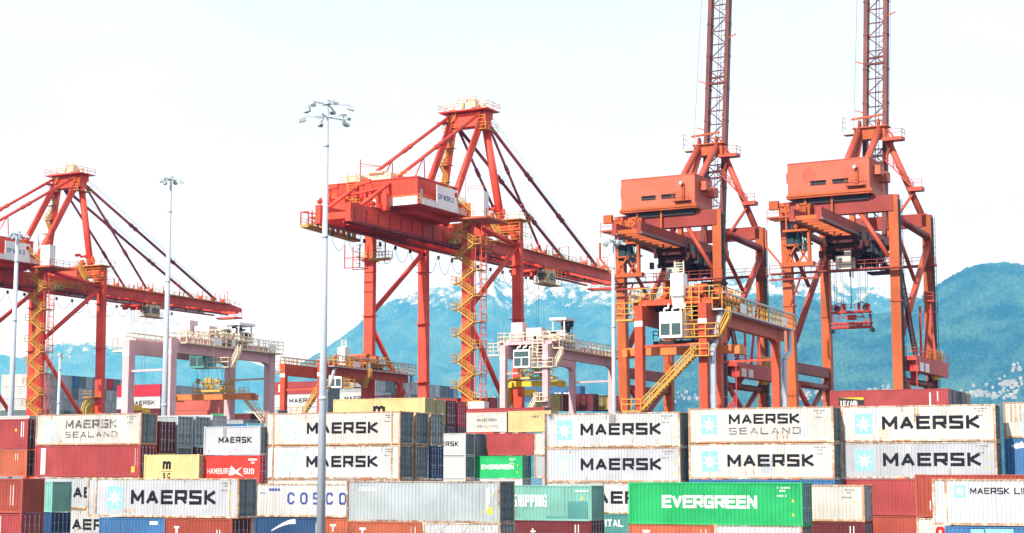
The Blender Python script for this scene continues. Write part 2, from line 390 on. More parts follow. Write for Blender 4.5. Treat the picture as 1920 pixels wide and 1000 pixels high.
# writing on the containers (all faces -y)
YW = -CW+.03
def T(t, L_, polys, mat, name='lettering', fine=True, label=None):
    o = conform(polys, L_, YW, t, name, mat, fine)
    if label: o['label'] = label
    return o
def emblem(t, L_, h, cx, cz, s, faded=0):
    e = T(t, L_, rect(cx-s*.47, cx+s*.47, cz-s*.55, cz+s*.55), paleblue2 if faded else paleblue, 'emblem')
    T(e, L_, star(cx, cz-.02*s, s*.5, s*.17), rustybrown if faded == 2 else whiteink, 'star')
    return e
def marks(t, L_, h, mat=ink, x=None):
    "small code marks near the right end"
    x = x if x is not None else L_/2-1.3
    P = []; rnd = random.Random(int(L_*100)+int(t.location.x*10))
    for r_, (n_, zz) in enumerate(((9, h-.42), (4, h-.62), (7, h-.95))):
        for i in range(n_):
            if rnd.random() < .85: P += rect(x-.3+i*.11+(.25 if r_ == 1 else 0), x-.3+i*.11+.07+(.25 if r_ == 1 else 0), zz, zz+.11, i % 3)
    T(t, L_, P, mat, 'code_marks')
def ytags(t, L_, h, big=False):
    P = [([(L_/2-.75, h*.55), (L_/2-.55, h*.55), (L_/2-.65, h*.55+.22)], 0)]+rect(L_/2-.72, L_/2-.58, h*.24, h*.24+.16)
    if big: P += rect(L_/2-1.15, L_/2-.75, h*.22, h*.22+.42)
    T(t, L_, P, yelsign, 'yellow_marks')
def patches(t, L_, h, seed=None):
    R = random.Random(int(abs(t.location.x*37+t.location.z*91))); 
    for i in range(R.randint(1, 3)):
        w_, hh = R.uniform(.28, 1.1), R.uniform(.3, 1.3); x = R.uniform(-L_/2+.5, L_/2-1.6); z = R.choice((R.uniform(.2, .5), h-.2-hh))
        o = conform(rect(x, x+w_, z, z+hh), L_, YW+.005, t, 'repair_patch', R.choice((white, palegrey, cream, cream2)))
    P = []
    for i in range(R.randint(2, 5)):
        x = R.uniform(-L_/2+.4, L_/2-.4); z = R.uniform(.16, .4) if R.random() < .6 else h-R.uniform(.3, .8); hh = R.uniform(.15, .6); w_ = R.uniform(.04, .12)
        P.append(([(x, z), (x+w_, z+.03), (x+w_*.7, z+hh), (x+w_*.2, z+hh*.9)], 2))
    conform(P, L_, YW, t, 'rust_streaks', rustmark)
def maersk(size=1.0, faded=0, mk=True, x0=None, star_=True, mat=None, zc=.49):
    def f(t, L_, h):
        patches(t, L_, h)
        if L_ > 10:
            l0 = -12.19/2; H = 1.0*size; s = strokes('MAERSK', (x0 if x0 is not None else l0+12.19*.272), h*zc-H/2+.08, 1.03*size, H, .19*size, .235*size)
            if star_: emblem(t, L_, h, l0+12.19*.15, h*.50, 1.52, faded)
        else:
            H = .56*size; s = strokes('MAERSK', -L_/2+L_*.26, h*.5-H/2+.06, .50*size, H, .10*size, .125*size)
            if star_: emblem(t, L_, h, -L_/2+L_*.14, h*.5, .72, 1)
        T(t, L_, s, mat or ink)
        if mk: marks(t, L_, h, inkfade); 
        if mk and L_ > 10: ytags(t, L_, h)
    return f
def sealand(faded=0, mat=None):
    def f(t, L_, h):
        patches(t, L_, h); l0 = -L_/2; big = L_ > 10; k = 1 if big else .5
        emblem(t, L_, h, l0+L_*.148, h*.53, 1.45*k, faded)
        T(t, L_, strokes('MAERSK', l0+L_*.285, h*.53, .86*k, .82*k, .145*k, .19*k), mat or ink)
        T(t, L_, strokes('SEALAND', l0+L_*.287, h*.24, .66*k, .56*k, .23*k, .10*k), inkfade)
        if big: marks(t, L_, h, inkfade); ytags(t, L_, h)
    return f
def evergreen(t, L_, h):
    k = L_/12.19; k = 1 if k > .9 else .62
    l0 = -12.19/2*(1 if k == 1 else .52)
    T(t, L_, strokes('EVERGREEN', l0+(12.19*.198 if k == 1 else .95), h*.40, .70*k, .86*k, .05*k, .195*k), whiteink)
    marks(t, L_, h, whiteink, x=L_/2-1.5); ytags(t, L_, h)
def bars(x, z0, z1, wd=.07, n=2, gap=.25, mat=None):
    def f(t, L_, h):
        P = []
        for i in range(n): P += rect(x*L_/2+i*gap, x*L_/2+i*gap+wd, h*z0, h*z1)
        T(t, L_, P, mat or whiteink, 'code_marks')
    return f
def both(*fs):
    def f(t, L_, h):
        for g in fs: g(t, L_, h)
    return f
# ------------------------------------------------------------------ ground, water
def ground_mat(name, rgb, sc_=.3, rough=.9):
    m = bpy.data.materials.new(name); n, b, new, lk = nodes(m)
    t_ = new('ShaderNodeTexCoord'); a = new('ShaderNodeTexNoise'); a.inputs['Scale'].default_value = sc_; a.inputs['Detail'].default_value = 8
    lk(t_.outputs['Object'], a.inputs['Vector']); r = new('ShaderNodeValToRGB')
    r.color_ramp.elements[0].position = .35; r.color_ramp.elements[1].position = .7
    r.color_ramp.elements[0].color = (*[c*.6 for c in rgb], 1); r.color_ramp.elements[1].color = (*[c*1.3 for c in rgb], 1)
    lk(a.outputs['Fac'], r.inputs[0]); lk(r.outputs[0], b.inputs['Base Color']); b.inputs['Roughness'].default_value = rough
    return m
g = MB(); g.box(-600, 600, -60, 470, -3, 0)
structure(g.build('ground', ground_mat('asphalt_yard', (.055, .055, .056))))
g = MB(); g.add([(-30000, -3000, -2.5), (30000, -3000, -2.5), (30000, 30000, -2.5), (-30000, 30000, -2.5)], [(0, 1, 2, 3)])
structure(g.build('water', ground_mat('harbour_water', (.03, .07, .09), .01, .15)))
# ------------------------------------------------------------------ mountains
def forest(name, snow_lo, snow_amt, base=(.022, .060, .045)):
    m = bpy.data.materials.new(name); n, b, new, lk = nodes(m)
    ge = new('ShaderNodeNewGeometry'); sp = new('ShaderNodeSeparateXYZ'); lk(ge.outputs['Position'], sp.inputs[0])
    a = new('ShaderNodeTexNoise'); a.inputs['Scale'].default_value = .0035; a.inputs['Detail'].default_value = 10; a.inputs['Roughness'].default_value = .65; lk(ge.outputs['Position'], a.inputs['Vector'])
    f = new('ShaderNodeTexNoise'); f.inputs['Scale'].default_value = .045; f.inputs['Detail'].default_value = 9; f.inputs['Roughness'].default_value = .75; lk(ge.outputs['Position'], f.inputs['Vector'])
    mp = new('ShaderNodeMapping'); mp.inputs[3].default_value = (.55, .55, .12); lk(ge.outputs['Position'], mp.inputs[0])
    sn = new('ShaderNodeTexNoise'); sn.inputs['Scale'].default_value = .017; sn.inputs['Detail'].default_value = 9; sn.inputs['Roughness'].default_value = .72; lk(mp.outputs[0], sn.inputs['Vector'])
    mx = new('ShaderNodeMix'); mx.data_type = 'RGBA'; mx.inputs[6].default_value = (*[c*.25 for c in base], 1); mx.inputs[7].default_value = (base[0]*6.5, base[1]*4.2, base[2]*2.6, 1)  # forest mottling, its contrast widened in the colour to stand in for relief shading
    ad = new('ShaderNodeMath'); ad.operation = 'MULTIPLY'; lk(a.outputs['Fac'], ad.inputs[0]); lk(f.outputs['Fac'], ad.inputs[1])
    r = new('ShaderNodeMapRange'); r.inputs[1].default_value = .20; r.inputs[2].default_value = .33; lk(ad.outputs[0], r.inputs[0]); lk(r.outputs[0], mx.inputs[0])
    hz = new('ShaderNodeMapRange'); hz.inputs[1].default_value = snow_lo; hz.inputs[2].default_value = snow_lo+450; hz.inputs[3].default_value = -.22; hz.inputs[4].default_value = snow_amt; lk(sp.outputs['Z'], hz.inputs[0])
    s2 = new('ShaderNodeMath'); s2.operation = 'ADD'; lk(hz.outputs[0], s2.inputs[0]); lk(sn.outputs['Fac'], s2.inputs[1])
    s3 = new('ShaderNodeMapRange'); s3.inputs[1].default_value = .60; s3.inputs[2].default_value = .72; lk(s2.outputs[0], s3.inputs[0])
    m2 = new('ShaderNodeMix'); m2.data_type = 'RGBA'; lk(s3.outputs[0], m2.inputs[0]); lk(mx.outputs[2], m2.inputs[6]); m2.inputs[7].default_value = (.80, .82, .85, 1)
    lk(m2.outputs[2], b.inputs['Base Color']); b.inputs['Roughness'].default_value = .95; b.inputs['Specular IOR Level'].default_value = .1
    bp = new('ShaderNodeBump'); bp.inputs['Distance'].default_value = 40; bp.inputs['Strength'].default_value = .9; lk(f.outputs['Fac'], bp.inputs['Height']); lk(bp.outputs[0], b.inputs['Normal'])
    return m
def interp(P, x):
    if x <= P[0][0]: return P[0][1]
    for (a, ya), (b, yb) in zip(P, P[1:]):
        if x <= b: return ya+(yb-ya)*(x-a)/(b-a)
    return P[-1][1]
def mountain(P, D, Df, nc, nr, mat, seed, rough=1.0, tree=9):
    x0, x1 = P[0][0], P[-1][0]; vs = []; fs = []; back = 8
    rnd = random.Random(seed)
    for i in range(nc+1):
        px = x0+(x1-x0)*i/nc; py = interp(P, px)
        d = ray(px, py); hl = sqrt(d[0]**2+d[1]**2); ux, uy = d[0]/hl, d[1]/hl
        H = HC+D*d[2]/hl
        for j in range(nr+back+1):
            t = j/nr
            dist = Df+(D-Df)*t
            X, Y = ux*dist, uy*dist
            nn = noise.fractal(Vector((X*.0006+seed, Y*.0006, seed)), 1, 2.1, 5)
            rg = 1-abs(noise.noise(Vector((X*.0011, Y*.0005, seed*3.1))))
            if t <= 1:
                tt = max(0, min(1, t)); base = (tt**1.25)*(.55+.45*tt)
                k = 4*tt*(1-tt)
                z = H*(base+.16*k*rough*nn+.26*k*rough*(rg-.8))
            else: z = H*(1-(t-1)*2.2)
            z += (rnd.random()-.2)*tree*(1 if t < 1 else .6)
            vs.append((X, Y, max(z, -3)))
    m = nr+back+1
    for i in range(nc):
        for j in range(nr+back): fs.append((i*m+j, (i+1)*m+j, (i+1)*m+j+1, i*m+j+1))
    me = bpy.data.meshes.new('mountain'); me.from_pydata(vs, [], fs); me.materials.append(mat); me.update()
    o = bpy.data.objects.new('mountain', me); COL.objects.link(o); structure(o); return o, vs, nr+back+1
RP = [(1150, 720), (1250, 640), (1330, 590), (1400, 562), (1450, 556), (1500, 556), (1560, 575), (1620, 590), (1680, 585), (1720, 565), (1745, 545), (1770, 527), (1790, 515), (1812, 503), (1840, 496), (1880, 492), (1905, 495), (1940, 503), (2000, 520), (2060, 545), (2200, 560)]
MP = [(540, 700), (565, 682), (600, 661), (640, 633), (665, 615), (690, 592), (705, 578), (740, 562), (790, 545), (830, 538), (880, 534), (905, 528), (925, 512), (938, 526), (975, 545), (1000, 536), (1030, 528), (1060, 533), (1100, 526), (1140, 521), (1200, 530), (1260, 535), (1320, 528), (1375, 517), (1395, 507), (1415, 502), (1440, 512), (1480, 520), (1520, 508), (1550, 512), (1600, 540), (1640, 538), (1680, 545), (1720, 552), (1800, 560), (1900, 570), (2050, 560)]
LP = [(-150, 660), (-60, 640), (0, 665), (40, 672), (80, 655), (110, 640), (140, 646), (170, 640), (215, 652), (250, 648), (290, 640), (330, 622), (350, 615), (372, 626), (400, 650), (450, 672), (500, 690), (560, 705), (620, 700), (700, 705)]
mR, vR, mmR = mountain(RP, 9000, 5600, 560, 150, forest('forest_near', 900, .05, (.018, .058, .060)), 3, 1.0, 16)
mountain(MP, 15500, 11000, 620, 110, forest('forest_snowy', 1230, .17, (.018, .048, .055)), 11, 1.2, 14)
mountain(LP, 19500, 15500, 260, 60, forest('forest_far', 1050, .16, (.020, .050, .060)), 23, 1.2, 14)
# houses of the town on the lower slope
hw = MB(); hw.box(-7, 7, -5, 5, -6, 6)
hr = MB(); hr.add([(-8, -6, 6), (8, -6, 6), (8, 6, 6), (-8, 6, 6), (-8, 0, 10), (8, 0, 10)], [(0, 1, 5, 4), (3, 4, 5, 2), (0, 4, 3), (1, 2, 5)])
hwm, hrm = hw.mesh('wall'), hr.mesh('roof')
pw = plain('house_wall', (.34, .34, .33)); pr = [plain('house_roof_grey', (.30, .31, .34)), plain('house_roof_pale', (.36, .37, .38)), plain('house_roof_brown', (.3, .2, .16))]
def slope_at(px, j):
    i = int(round((px-RP[0][0])/(RP[-1][0]-RP[0][0])*560)); return Vector(vR[i*mmR+j])
rnd = random.Random(5); cnt = 0; clusters = [(1485, 742, 60, 14, 45), (1895, 724, 50, 11, 50), (1840, 745, 70, 8, 50), (1665, 733, 35, 8, 24), (1300, 748, 60, 10, 26), (1900, 690, 16, 16, 10), (1560, 752, 60, 8, 20)]
for cx, cy, sx, sy, n_ in clusters:
    for _ in range(n_):
        px = rnd.gauss(cx, sx*.5); py = rnd.gauss(cy, sy*.5)
        if px > 1945 or px < 1200: continue
        best = None
        for j in range(0, 130):
            p = slope_at(px, j); el = (p.z-HC)/sqrt(p.x**2+p.y**2)
            d = ray(px, py)
            if el >= d[2]/sqrt(d[0]**2+d[1]**2): best = p; break
        if best is None: continue
        h = thing('house', 'small pale house among the dark trees at the foot of the mountain', 'house', best, rnd.uniform(0, 180), 'houses at the foot of the mountain')
        s_ = rnd.uniform(.6, 1.25); h.scale = (s_, s_, s_)
        use_mesh('wall', hwm, pw, h); use_mesh('roof', hrm, rnd.choice(pr), h)
        cnt += 1
# ------------------------------------------------------------------ haze
hz = MB(); hz.box(-16000, 16000, -200, 21500, -4, 2300)
hm = bpy.data.materials.new('haze_air'); hm.use_nodes = True; hn = hm.node_tree; hn.nodes.clear()
pv = hn.nodes.new('ShaderNodeVolumePrincipled'); ho = hn.nodes.new('ShaderNodeOutputMaterial')
pv.inputs['Color'].default_value = (.085, .455, .90, 1); pv.inputs['Absorption Color'].default_value = (1, 1, 1, 1); pv.inputs['Density'].default_value = 9.5e-5; pv.inputs['Anisotropy'].default_value = 0
hn.links.new(pv.outputs[0], ho.inputs['Volume'])
haze = hz.build('haze', hm); haze['kind'] = 'stuff'

# ------------------------------------------------------------------ the stacks of containers
def stk(px, py, V, items, side='l', fr=S):
    "px,py: top of the left (or right) front edge of the stack; items from the top down"
    P = fr.on(px, py, Y=V); zt = P.z; U = P.x; out_ = []
    for it in items:
        n, h, col, lab = it[:4]; kw = it[4] if len(it) > 4 else {}
        z = zt-h
        if lab: out_.append(container(U if side == 'l' else U-LEN[n], V, z, n, h, col, lab, **kw))
        zt = z-.02
    return U, P.z, out_
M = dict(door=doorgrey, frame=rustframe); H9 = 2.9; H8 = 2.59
def K(**k): return k
g1 = 'containers of the nearest row'; g2 = 'containers of the tall middle row'; g3 = 'containers stacked behind the middle row'; g4 = 'containers far behind under the quay cranes'
# nearest row
stk(43, 897, 97, [(40, H8, rustred, 'red container with closed end at the left edge, upper one of the nearest row', K(group=g1, rev=True, text=bars(.80, .22, .80))),
                 (40, H9, darkred, 'dark red container under the red one in the bottom left corner', K(group=g1, text=bars(.62, .5, .95)))], 'r')
stk(164, 896.5, 101, [(45, H9, palegrey, 'long pale grey container with big dark lettering, on the short blue one at the left', K(group=g1, text=maersk(1.06, 0), **M)),])
U_, z_, _ = stk(186, 970, 101, [(20, H9, blue, 'short blue container with white lettering under the long pale grey container at the left', K(group=g1, text=lambda t, l, h: [T(t, l, strokes('Saf', -l/2+.5, .9, .55, .75, .1, .14)+strokes('marine'.upper(), -l/2+2.3, .9, .36, .6, .08, .1), whiteink), T(t, l, rect(l/2-1.4, l/2-.7, h-.5, h-.25), whiteink, 'code_marks')])),])
stk(307, 971, 101, [(20, H9, rustred, 'short brownish red container beside the short blue one in the bottom row at the left', K(group=g1, door=maroon, text=both(bars(.55, .35, .72), lambda t, l, h: T(t, l, strokes('T', -l/2+.9, 1.4, .5, .9, .1, .14), whiteink))))])
stk(471, 905, 112.5, [(40, H9, rustred, 'brownish red container behind the long pale grey one, its edge beside the grey doors', K(group=g1))], 'r')
stk(99, 903, 111.5, [(40, H8, mint, 'mint green container with closed teal end beside the red containers at the far left', K(group=g1, rev=True)),
                   (40, H9, navy, 'dark navy container under the mint green one at the far left', K(group=g1))], 'r')
def cosco(t, l, h):
    T(t, l, strokes('COSCO', -l/2+3.05, .98, .66, .92, .50, .16), blueink)
    P = []
    for i in range(4): P += rect(-l/2+1.35+i*.26, -l/2+1.55+i*.26, 2.0, 2.2, i % 2)
    P += rect(-l/2+.75, -l/2+.79, 1.85, 2.3)+rect(-l/2+.5, -l/2+1.05, 1.8, 1.86, 1)
    T(t, l, P, blueink, 'code_marks')
stk(477, 906.5, 110.2, [(40, H8, white, 'white container with spaced blue letters behind the tall mast, left of the plain grey one', K(group=g1, text=cosco, frame=rustframe)),])
def cma(t, l, h):
    arc = [(-l/2+1.5+2.2*i/8, h-1.05+.75*sin(pi*.5*i/8)) for i in range(9)]
    P = []
    for i in range(8):
        (a, b), (c, d) = arc[i], arc[i+1]; w_ = .04+.02*i
        P.append(([(a, b-w_), (c, d-w_-.02), (c, d+w_+.02), (a, b+w_)], i % 2))
    T(t, l, P, whiteink, 'emblem'); T(t, l, strokes('CMA CGM', -l/2+1.0, h-1.95, .52, .62, .08, .15), whiteink)
    T(t, l, rect(l/2-.5, l/2-.42, 1.1, h-.4), whiteink, 'code_marks')
stk(478, 971.5, 110.2, [(20, H9, navy, 'short dark blue container with a white swoosh below the white container with blue letters', K(group=g1, text=cma))])
def triton(t, l, h):
    T(t, l, strokes('T', -l/2+1.0, h-1.0, .52, .55, .1, .16)+strokes('TAL', -l/2+1.05, h-1.4, .14, .28, .05, .07), whiteink)
    T(t, l, rect(l/2-.9, l/2-.85, .8, h-.35)+rect(l/2-.55, l/2-.5, .8, h-.35), whiteink, 'code_marks')
stk(597, 973, 109.5, [(20, H9, orangered, 'short orange red container with a white T, behind the foot of the tall light mast', K(group=g1, text=triton))])
def greymarks(t, l, h):
    T(t, l, [([(-l/2+.75, h-.75), (-l/2+2.6, h-.75), (-l/2+2.2, h-.45), (-l/2+1.1, h-.42)], 0)], palegrey, 'pale_patch')
    T(t, l, rect(l/2-.9, l/2-.8, h-1.6, h-.4)+rect(l/2-.6, l/2-.5, h-.9, h-.4, 1)+rect(l/2-1.05, l/2-.95, h-2.0, h-.5, 2), whiteink, 'code_marks')
    T(t, l, rect(l/2-.95, l/2-.55, .62, 1.1)+rect(l/2-1.25, l/2-1.1, .72, .9)+rect(l/2-.72, l/2-.6, 1.8, 2.0), yelsign, 'yellow_sticker')
stk(650, 901.5, 103.6, [(40, H9, grey, 'plain grey corrugated container with a yellow sticker, in the middle of the nearest row', K(group=g1, text=greymarks, frame=paint('rusty_grey_paint', (.33, .30, .26), .8), door=darkgrey))])
stk(650.5, 980, 103.6, [(20, H9, orangered, 'short orange red container with a white T below the left half of the grey one', K(group=g1, text=triton))])
stk(792, 981, 103.6, [(20, H9, white, 'short white container below the right half of the plain grey container', K(group=g1, door=grey, frame=rustframe))])
def shipping(t, l, h):
    T(t, l, strokes('CHINA SHIPPING', l/2-2.9-5.5, 1.0, .33, .88, .085, .12, sp=.3), whiteink, fine=False)
    P = rect(l/2-1.9, l/2-.35, .18, 1.42); T(t, l, P, teal, 'repair_patch', fine=False)
    T(t, l, rect(l/2-3.6, l/2-1.95, .17, .36), teal, 'repair_patch', fine=False)
    P = []
    for i in range(9): P += rect(l/2-1.3+i*.12, l/2-1.22+i*.12, h-.48, h-.38)
    T(t, l, P, whiteink, 'code_marks', fine=False)
    T(t, l, [([(l/2-.85, 1.55), (l/2-.62, 1.55), (l/2-.73, 1.8)], 0)], yelsign, 'yellow_marks', fine=False)
stk(1109, 910, 111.6, [(40, H8, mint, 'mint green container with white lettering and dark repair patch, right of the plain grey one', K(group=g1, rev=True, frame=mint, text=shipping)),
                     (40, H9, maroon, 'dark maroon container under the mint green one with the repair patch', K(group=g1, text=both(bars(.78, .45, .9), lambda t, l, h: T(t, l, strokes('t', -l/2+7.3, 1.6, .5, .6, .1, .1), whiteink))))], 'r')
stk(1178, 904, 107.3, [(40, H9, green, 'bright green container with bold white lettering, longest green one in the nearest row', K(group=g1, text=evergreen, door=teal))])
stk(1178.5, 987.5, 107.3, [(20, H9, orangered, 'short reddish brown container below the left half of the bright green container', K(group=g1, text=triton))])
stk(1338, 989, 107.3, [(20, H9, white, 'short white container below the right half of the bright green container', K(group=g1, door=grey, frame=rustframe))])
stk(1620, 909, 116.5, [(40, H8, cream, 'off white container with a pale grey end, right behind the bright green container', K(group=g1, door=palegrey, frame=rustframe, text=lambda t, l, h: [marks(t, l, h, inkfade), T(t, l, rect(l/2-.8, l/2-.68, h*.5, h*.56), yelsign, 'yellow_marks')])),
                     (40, H9, maroon, 'dark maroon container under the off white one with a pale grey end', K(group=g1, text=bars(.82, .4, .9)))], 'r')
def oocl(t, l, h): T(t, l, strokes('OOCL', -l/2+1.28, h-1.3, .62, .70, .05, .2), redink)
stk(1715, 889.4, 114.6, [(40, H9, rustred, 'reddish brown container rising behind the white container at the right edge of the photo', K(group=g1, text=lambda t, l, h: T(t, l, rect(-l/2+.95, -l/2+1.02, .5, 1.1), whiteink, 'code_marks'))),
                       (40, H9, cream, 'off white container with round red letters under the reddish brown one at the lower right', K(group=g1, text=oocl, frame=rustframe))])
def mline(t, l, h):
    emblem(t, l, h, -l/2+1.72, h-.78, .72)
    T(t, l, strokes('MAERSK LINE', -l/2+2.35, h-.95, .35, .40, .055, .075, sp=.22), ink)
stk(1747, 898, 107.3, [(45, H9, palegrey, 'long pale container with small dark lettering at the right edge of the nearest row', K(group=g1, text=mline, **M))])
stk(1771, 986, 107.3, [(40, H9, blue, 'blue container with pale worn patches in the bottom right corner', K(group=g1, text=lambda t, l, h: T(t, l, rect(-l/2+1.6, -l/2+2.4, h-.5, h-.2)+rect(-l/2+2.5, -l/2+4.2, h-.42, h-.16, 1)+rect(-l/2+3.0, -l/2+3.7, h-.55, h-.42, 2), paleblue, 'worn_patch')))])
# tall middle row
U_, z_, _ = stk(53, 785, 123.6, [(40, H9, darkred, 'dark red container with white marks, topmost at the far left of the middle row', K(group=g2, door=maroon, text=both(bars(.86, .4, .9, .1), lambda t, l, h: T(t, l, rect(l/2-1.6, l/2-1.35, 1.7, 1.95), yelsign, 'yellow_marks')))),
    (40, H8, orangered, 'faded orange red container below the dark red one, far left of middle row', K(group=g2, door=maroon, text=bars(.76, .6, .85, .1)))], 'r')
stk(55, 779, 129, [(40, H8, cream, 'off white container whose top edge shows above the dark red one at the far left', K(group=g2))], 'r')
G1 = [(40, H9, cream, 'cream container with two lines of worn lettering, topmost at the left of the middle row', K(group=g2, text=sealand(1, inkfade), **M)),
      (40, H9, darkred, 'dull red container with a white bar and orange sticker, under the worn cream one', K(group=g2, door=maroon, text=both(bars(-.89, .08, .92, .55, 1), bars(.90, .35, .9, .06), lambda t, l, h: T(t, l, rect(l/2-1.0, l/2-.65, .42, .95), yelsign, 'yellow_sticker')))),
      (40, H9, palegrey, 'pale container with dark letters beside the closed teal end, third from the top', K(group=g2, text=maersk(1.0, 2, False), **M)),
      (40, H9, white, 'pale container with dark lettering at the very bottom left, beside the navy one', K(group=g2, text=maersk(1.0, 2, False), **M))]
U1, z1_, _ = stk(68, 777.7, 122.8, G1)
rowsG1 = [(2.78, 790, [(40, H9, maroon, 'dark maroon container end between grey ends, second door column at the left', K(group=g2, door=maroon)), (40, H8, olive, 'olive container end under the dark maroon one at the left', K(group=g2)), ]),
          (5.56, 780, [(40, H9, grey, 'grey container end right of the dark maroon one at the left', K(group=g2, door=grey)), (40, H9, grey, 'grey container end lower in the third door column at the left', K(group=g2, door=doorgrey))]),
          (8.34, 781, [(40, H9, grey, 'grey container end with two white notices, fourth door column at the left', K(group=g2, door=grey)), (40, H9, maroon, 'maroon container end under the grey one with white notices', K(group=g2, door=maroon))]),
          (11.1, 778, [(40, H9, white, 'white container whose top shows between the door columns at the left', K(group=g2))])]
for dv, ty, its in rowsG1:
    zt = S.on(262+dv*11, ty, Y=122.8+dv).z
    for n, h, c_, lab, kw in its:
        container(U1, 122.8+dv, zt-h, n, h, c_, lab, **kw); zt -= h+.02
def msc(t, l, h):
    T(t, l, strokes('m', -l/2+2.05, 1.25, .86, .75, .1, .24)+strokes('sc', -l/2+2.1, .42, .34, .50, .16, .12), ink)
    T(t, l, rect(-l/2+1.95, -l/2+3.1, 1.05, 1.10), ink, 'code_marks')
    T(t, l, rect(-l/2+.75, -l/2+.80, .6, 2.2), olive, 'code_marks')
stk(270, 852.5, 123.3, [(20, H8, yellow, 'short pale yellow container with black letters in two lines, left of the red one', K(group=g2, door=olive, text=msc)),
                      (20, H8, maroon, 'short maroon container below the pale yellow one', K(group=g2))])
def hamburg(t, l, h):
    T(t, l, strokes('HAMBURG', -l/2+.45, .95, .29, .50, .07, .065), whiteink); T(t, l, strokes('SUD', l/2-1.75, .95, .32, .48, .075, .085), whiteink)
    T(t, l, [([(-.05, 1.7), (.55, 1.2), (.2, .85), (-.25, .8)], 0), ([(.3, 1.15), (1.15, 1.6), (.65, 1.15)], 1), ([(.25, 1.0), (.6, 1.2), (1.3, .7), (.9, .85)], 2)], whiteink, 'emblem')
    T(t, l, rect(l/2-1.25, l/2-.35, h-.45, h-.3)+rect(l/2-.95, l/2-.6, h-.72, h-.58), whiteink, 'code_marks')
stk(382.5, 800, 124.2, [(20, H8, palegrey, 'short pale container with dark lettering, on top of the bright red one', K(group=g2, door=doorgrey, text=maersk(1.0, 0, False))),
                    (20, H8, brightred, 'short bright red container with white lettering under the short pale one', K(group=g2, door=crimson, text=hamburg)),
                    (20, H8, darkred, 'short dark red container below the bright red one', K(group=g2))])
G4 = [(45, H9, cream, 'long white container with rusty posts, upper of two behind the tall light mast', K(group=g2, text=maersk(1.0, 1, True, -6.1+12.19*.29), **M)),
      (45, H9, white, 'long white container with rusty posts, lower of two behind the tall light mast', K(group=g2, text=maersk(1.0, 1, True, -6.1+12.19*.29), **M)),
      (45, H9, cream, 'rusty white container whose top edge shows above the white one with blue letters', K(group=g2, **M))]
U4, z4, _ = stk(498, 775, 125.2, G4)
for dv, cols in ((2.85, ((grey, 'grey', doorgrey), (grey, 'grey', doorgrey), (cream, 'pale', palegrey))), (5.7, ((grey, 'grey', grey), (navy, 'dark blue', navy), (grey, 'grey', grey)))):
    zt = z4
    for i, (c_, nm, dr) in enumerate(cols):
        container(U4, 125.2+dv, zt-H9, 45, H9, cream if nm != 'dark blue' else navy, f"{nm} container end, {('second','third')[int(dv>3)]} door column right of the long white containers, {('upper','middle','lowest')[i]} of it", door=dr, frame=rustframe if nm != 'dark blue' else navy, group=g2); zt -= H9+.02
U6, z6, _ = stk(1021, 775.8, 130, [(40, H9, white, 'white container with dark lettering and white star, upper of the central pair', K(group=g2, text=maersk(1.0), **M)),
      (40, H9, palegrey, 'white container with dark lettering and a rubbed off star, lower of the central pair', K(group=g2, text=maersk(1.0, 2), **M)),
      (40, H8, white, 'pale container with dark lettering seen between the mint green and the bright green container', K(group=g2, text=maersk(1.05, 1, False), **M)),
      (40, H8, teal, 'teal container with white serif lettering in the gap left of the bright green container', K(group=g2, text=lambda t, l, h: T(t, l, strokes('CAPITAL', -l/2+4.05, h-1.05, .42, .60, .07, .11), whiteink)))])
U7, z7, _ = stk(1290, 766, 131, [(40, H9, cream, 'rust streaked cream container with two lines of dark lettering, right of the central pair', K(group=g2, text=sealand(), **M)),
      (40, H9, cream, 'cream container with one line of dark lettering, under the rust streaked two line one', K(group=g2, text=maersk(1.0), **M)),
      (40, H8, blue, 'blue container whose edge shows just above the bright green one', K(group=g2))])
U8, z8, _ = stk(1576, 762, 133.3, [(40, H9, cream, 'cream container with bold dark lettering, top of the stack at the right', K(group=g2, text=maersk(1.06), **M)),
      (40, H9, palegrey, 'pale grey container with bold dark lettering, second in the right hand stack', K(group=g2, text=maersk(1.06), **M)),
      (40, H9, darkred, 'plain red container third from the top in the right hand stack', K(group=g2)),
      (40, H9, rustred, 'plain brick red container lowest in the right hand stack', K(group=g2))])
def slats(t, l, h):
    P = []
    for i in range(9): P += rect(-l/2+.55+i*.36, -l/2+.68+i*.36, h*.45, h*.92)
    T(t, l, P, rustframe, 'worn_slats'); emblem(t, l, h, -l/2+2.2, h*.42, 1.5)
def goose(t, l, h):
    c = -l/2+1.1; z = h-.55
    T(t, l, [([(c-.6, z-.05), (c-.2, z-.28), (c+.5, z-.18), (c+.35, z+.12), (c-.1, z+.18)], 0), ([(c+.1, z), (c+.2, z+.35), (c+.5, z+.05)], 1), ([(c+.45, z-.15), (c+.9, z-.02), (c+.5, z+.02)], 2)], whiteink, 'emblem')
    T(t, l, strokes('CO', -l/2+2.3, h-.75, .3, .36, .08, .09), whiteink)
stk(1880, 754, 137.7, [(40, H9, cream, 'rusty white container with dark slots at the right edge, top of the last stack', K(group=g2, text=slats, frame=rustframe)),
      (40, H9, blue, 'blue container with a white bird emblem at the right edge, under the rusty white one', K(group=g2, text=goose)),
      (40, H9, maroon, 'maroon container at the right edge under the blue one with the bird emblem', K(group=g2))])
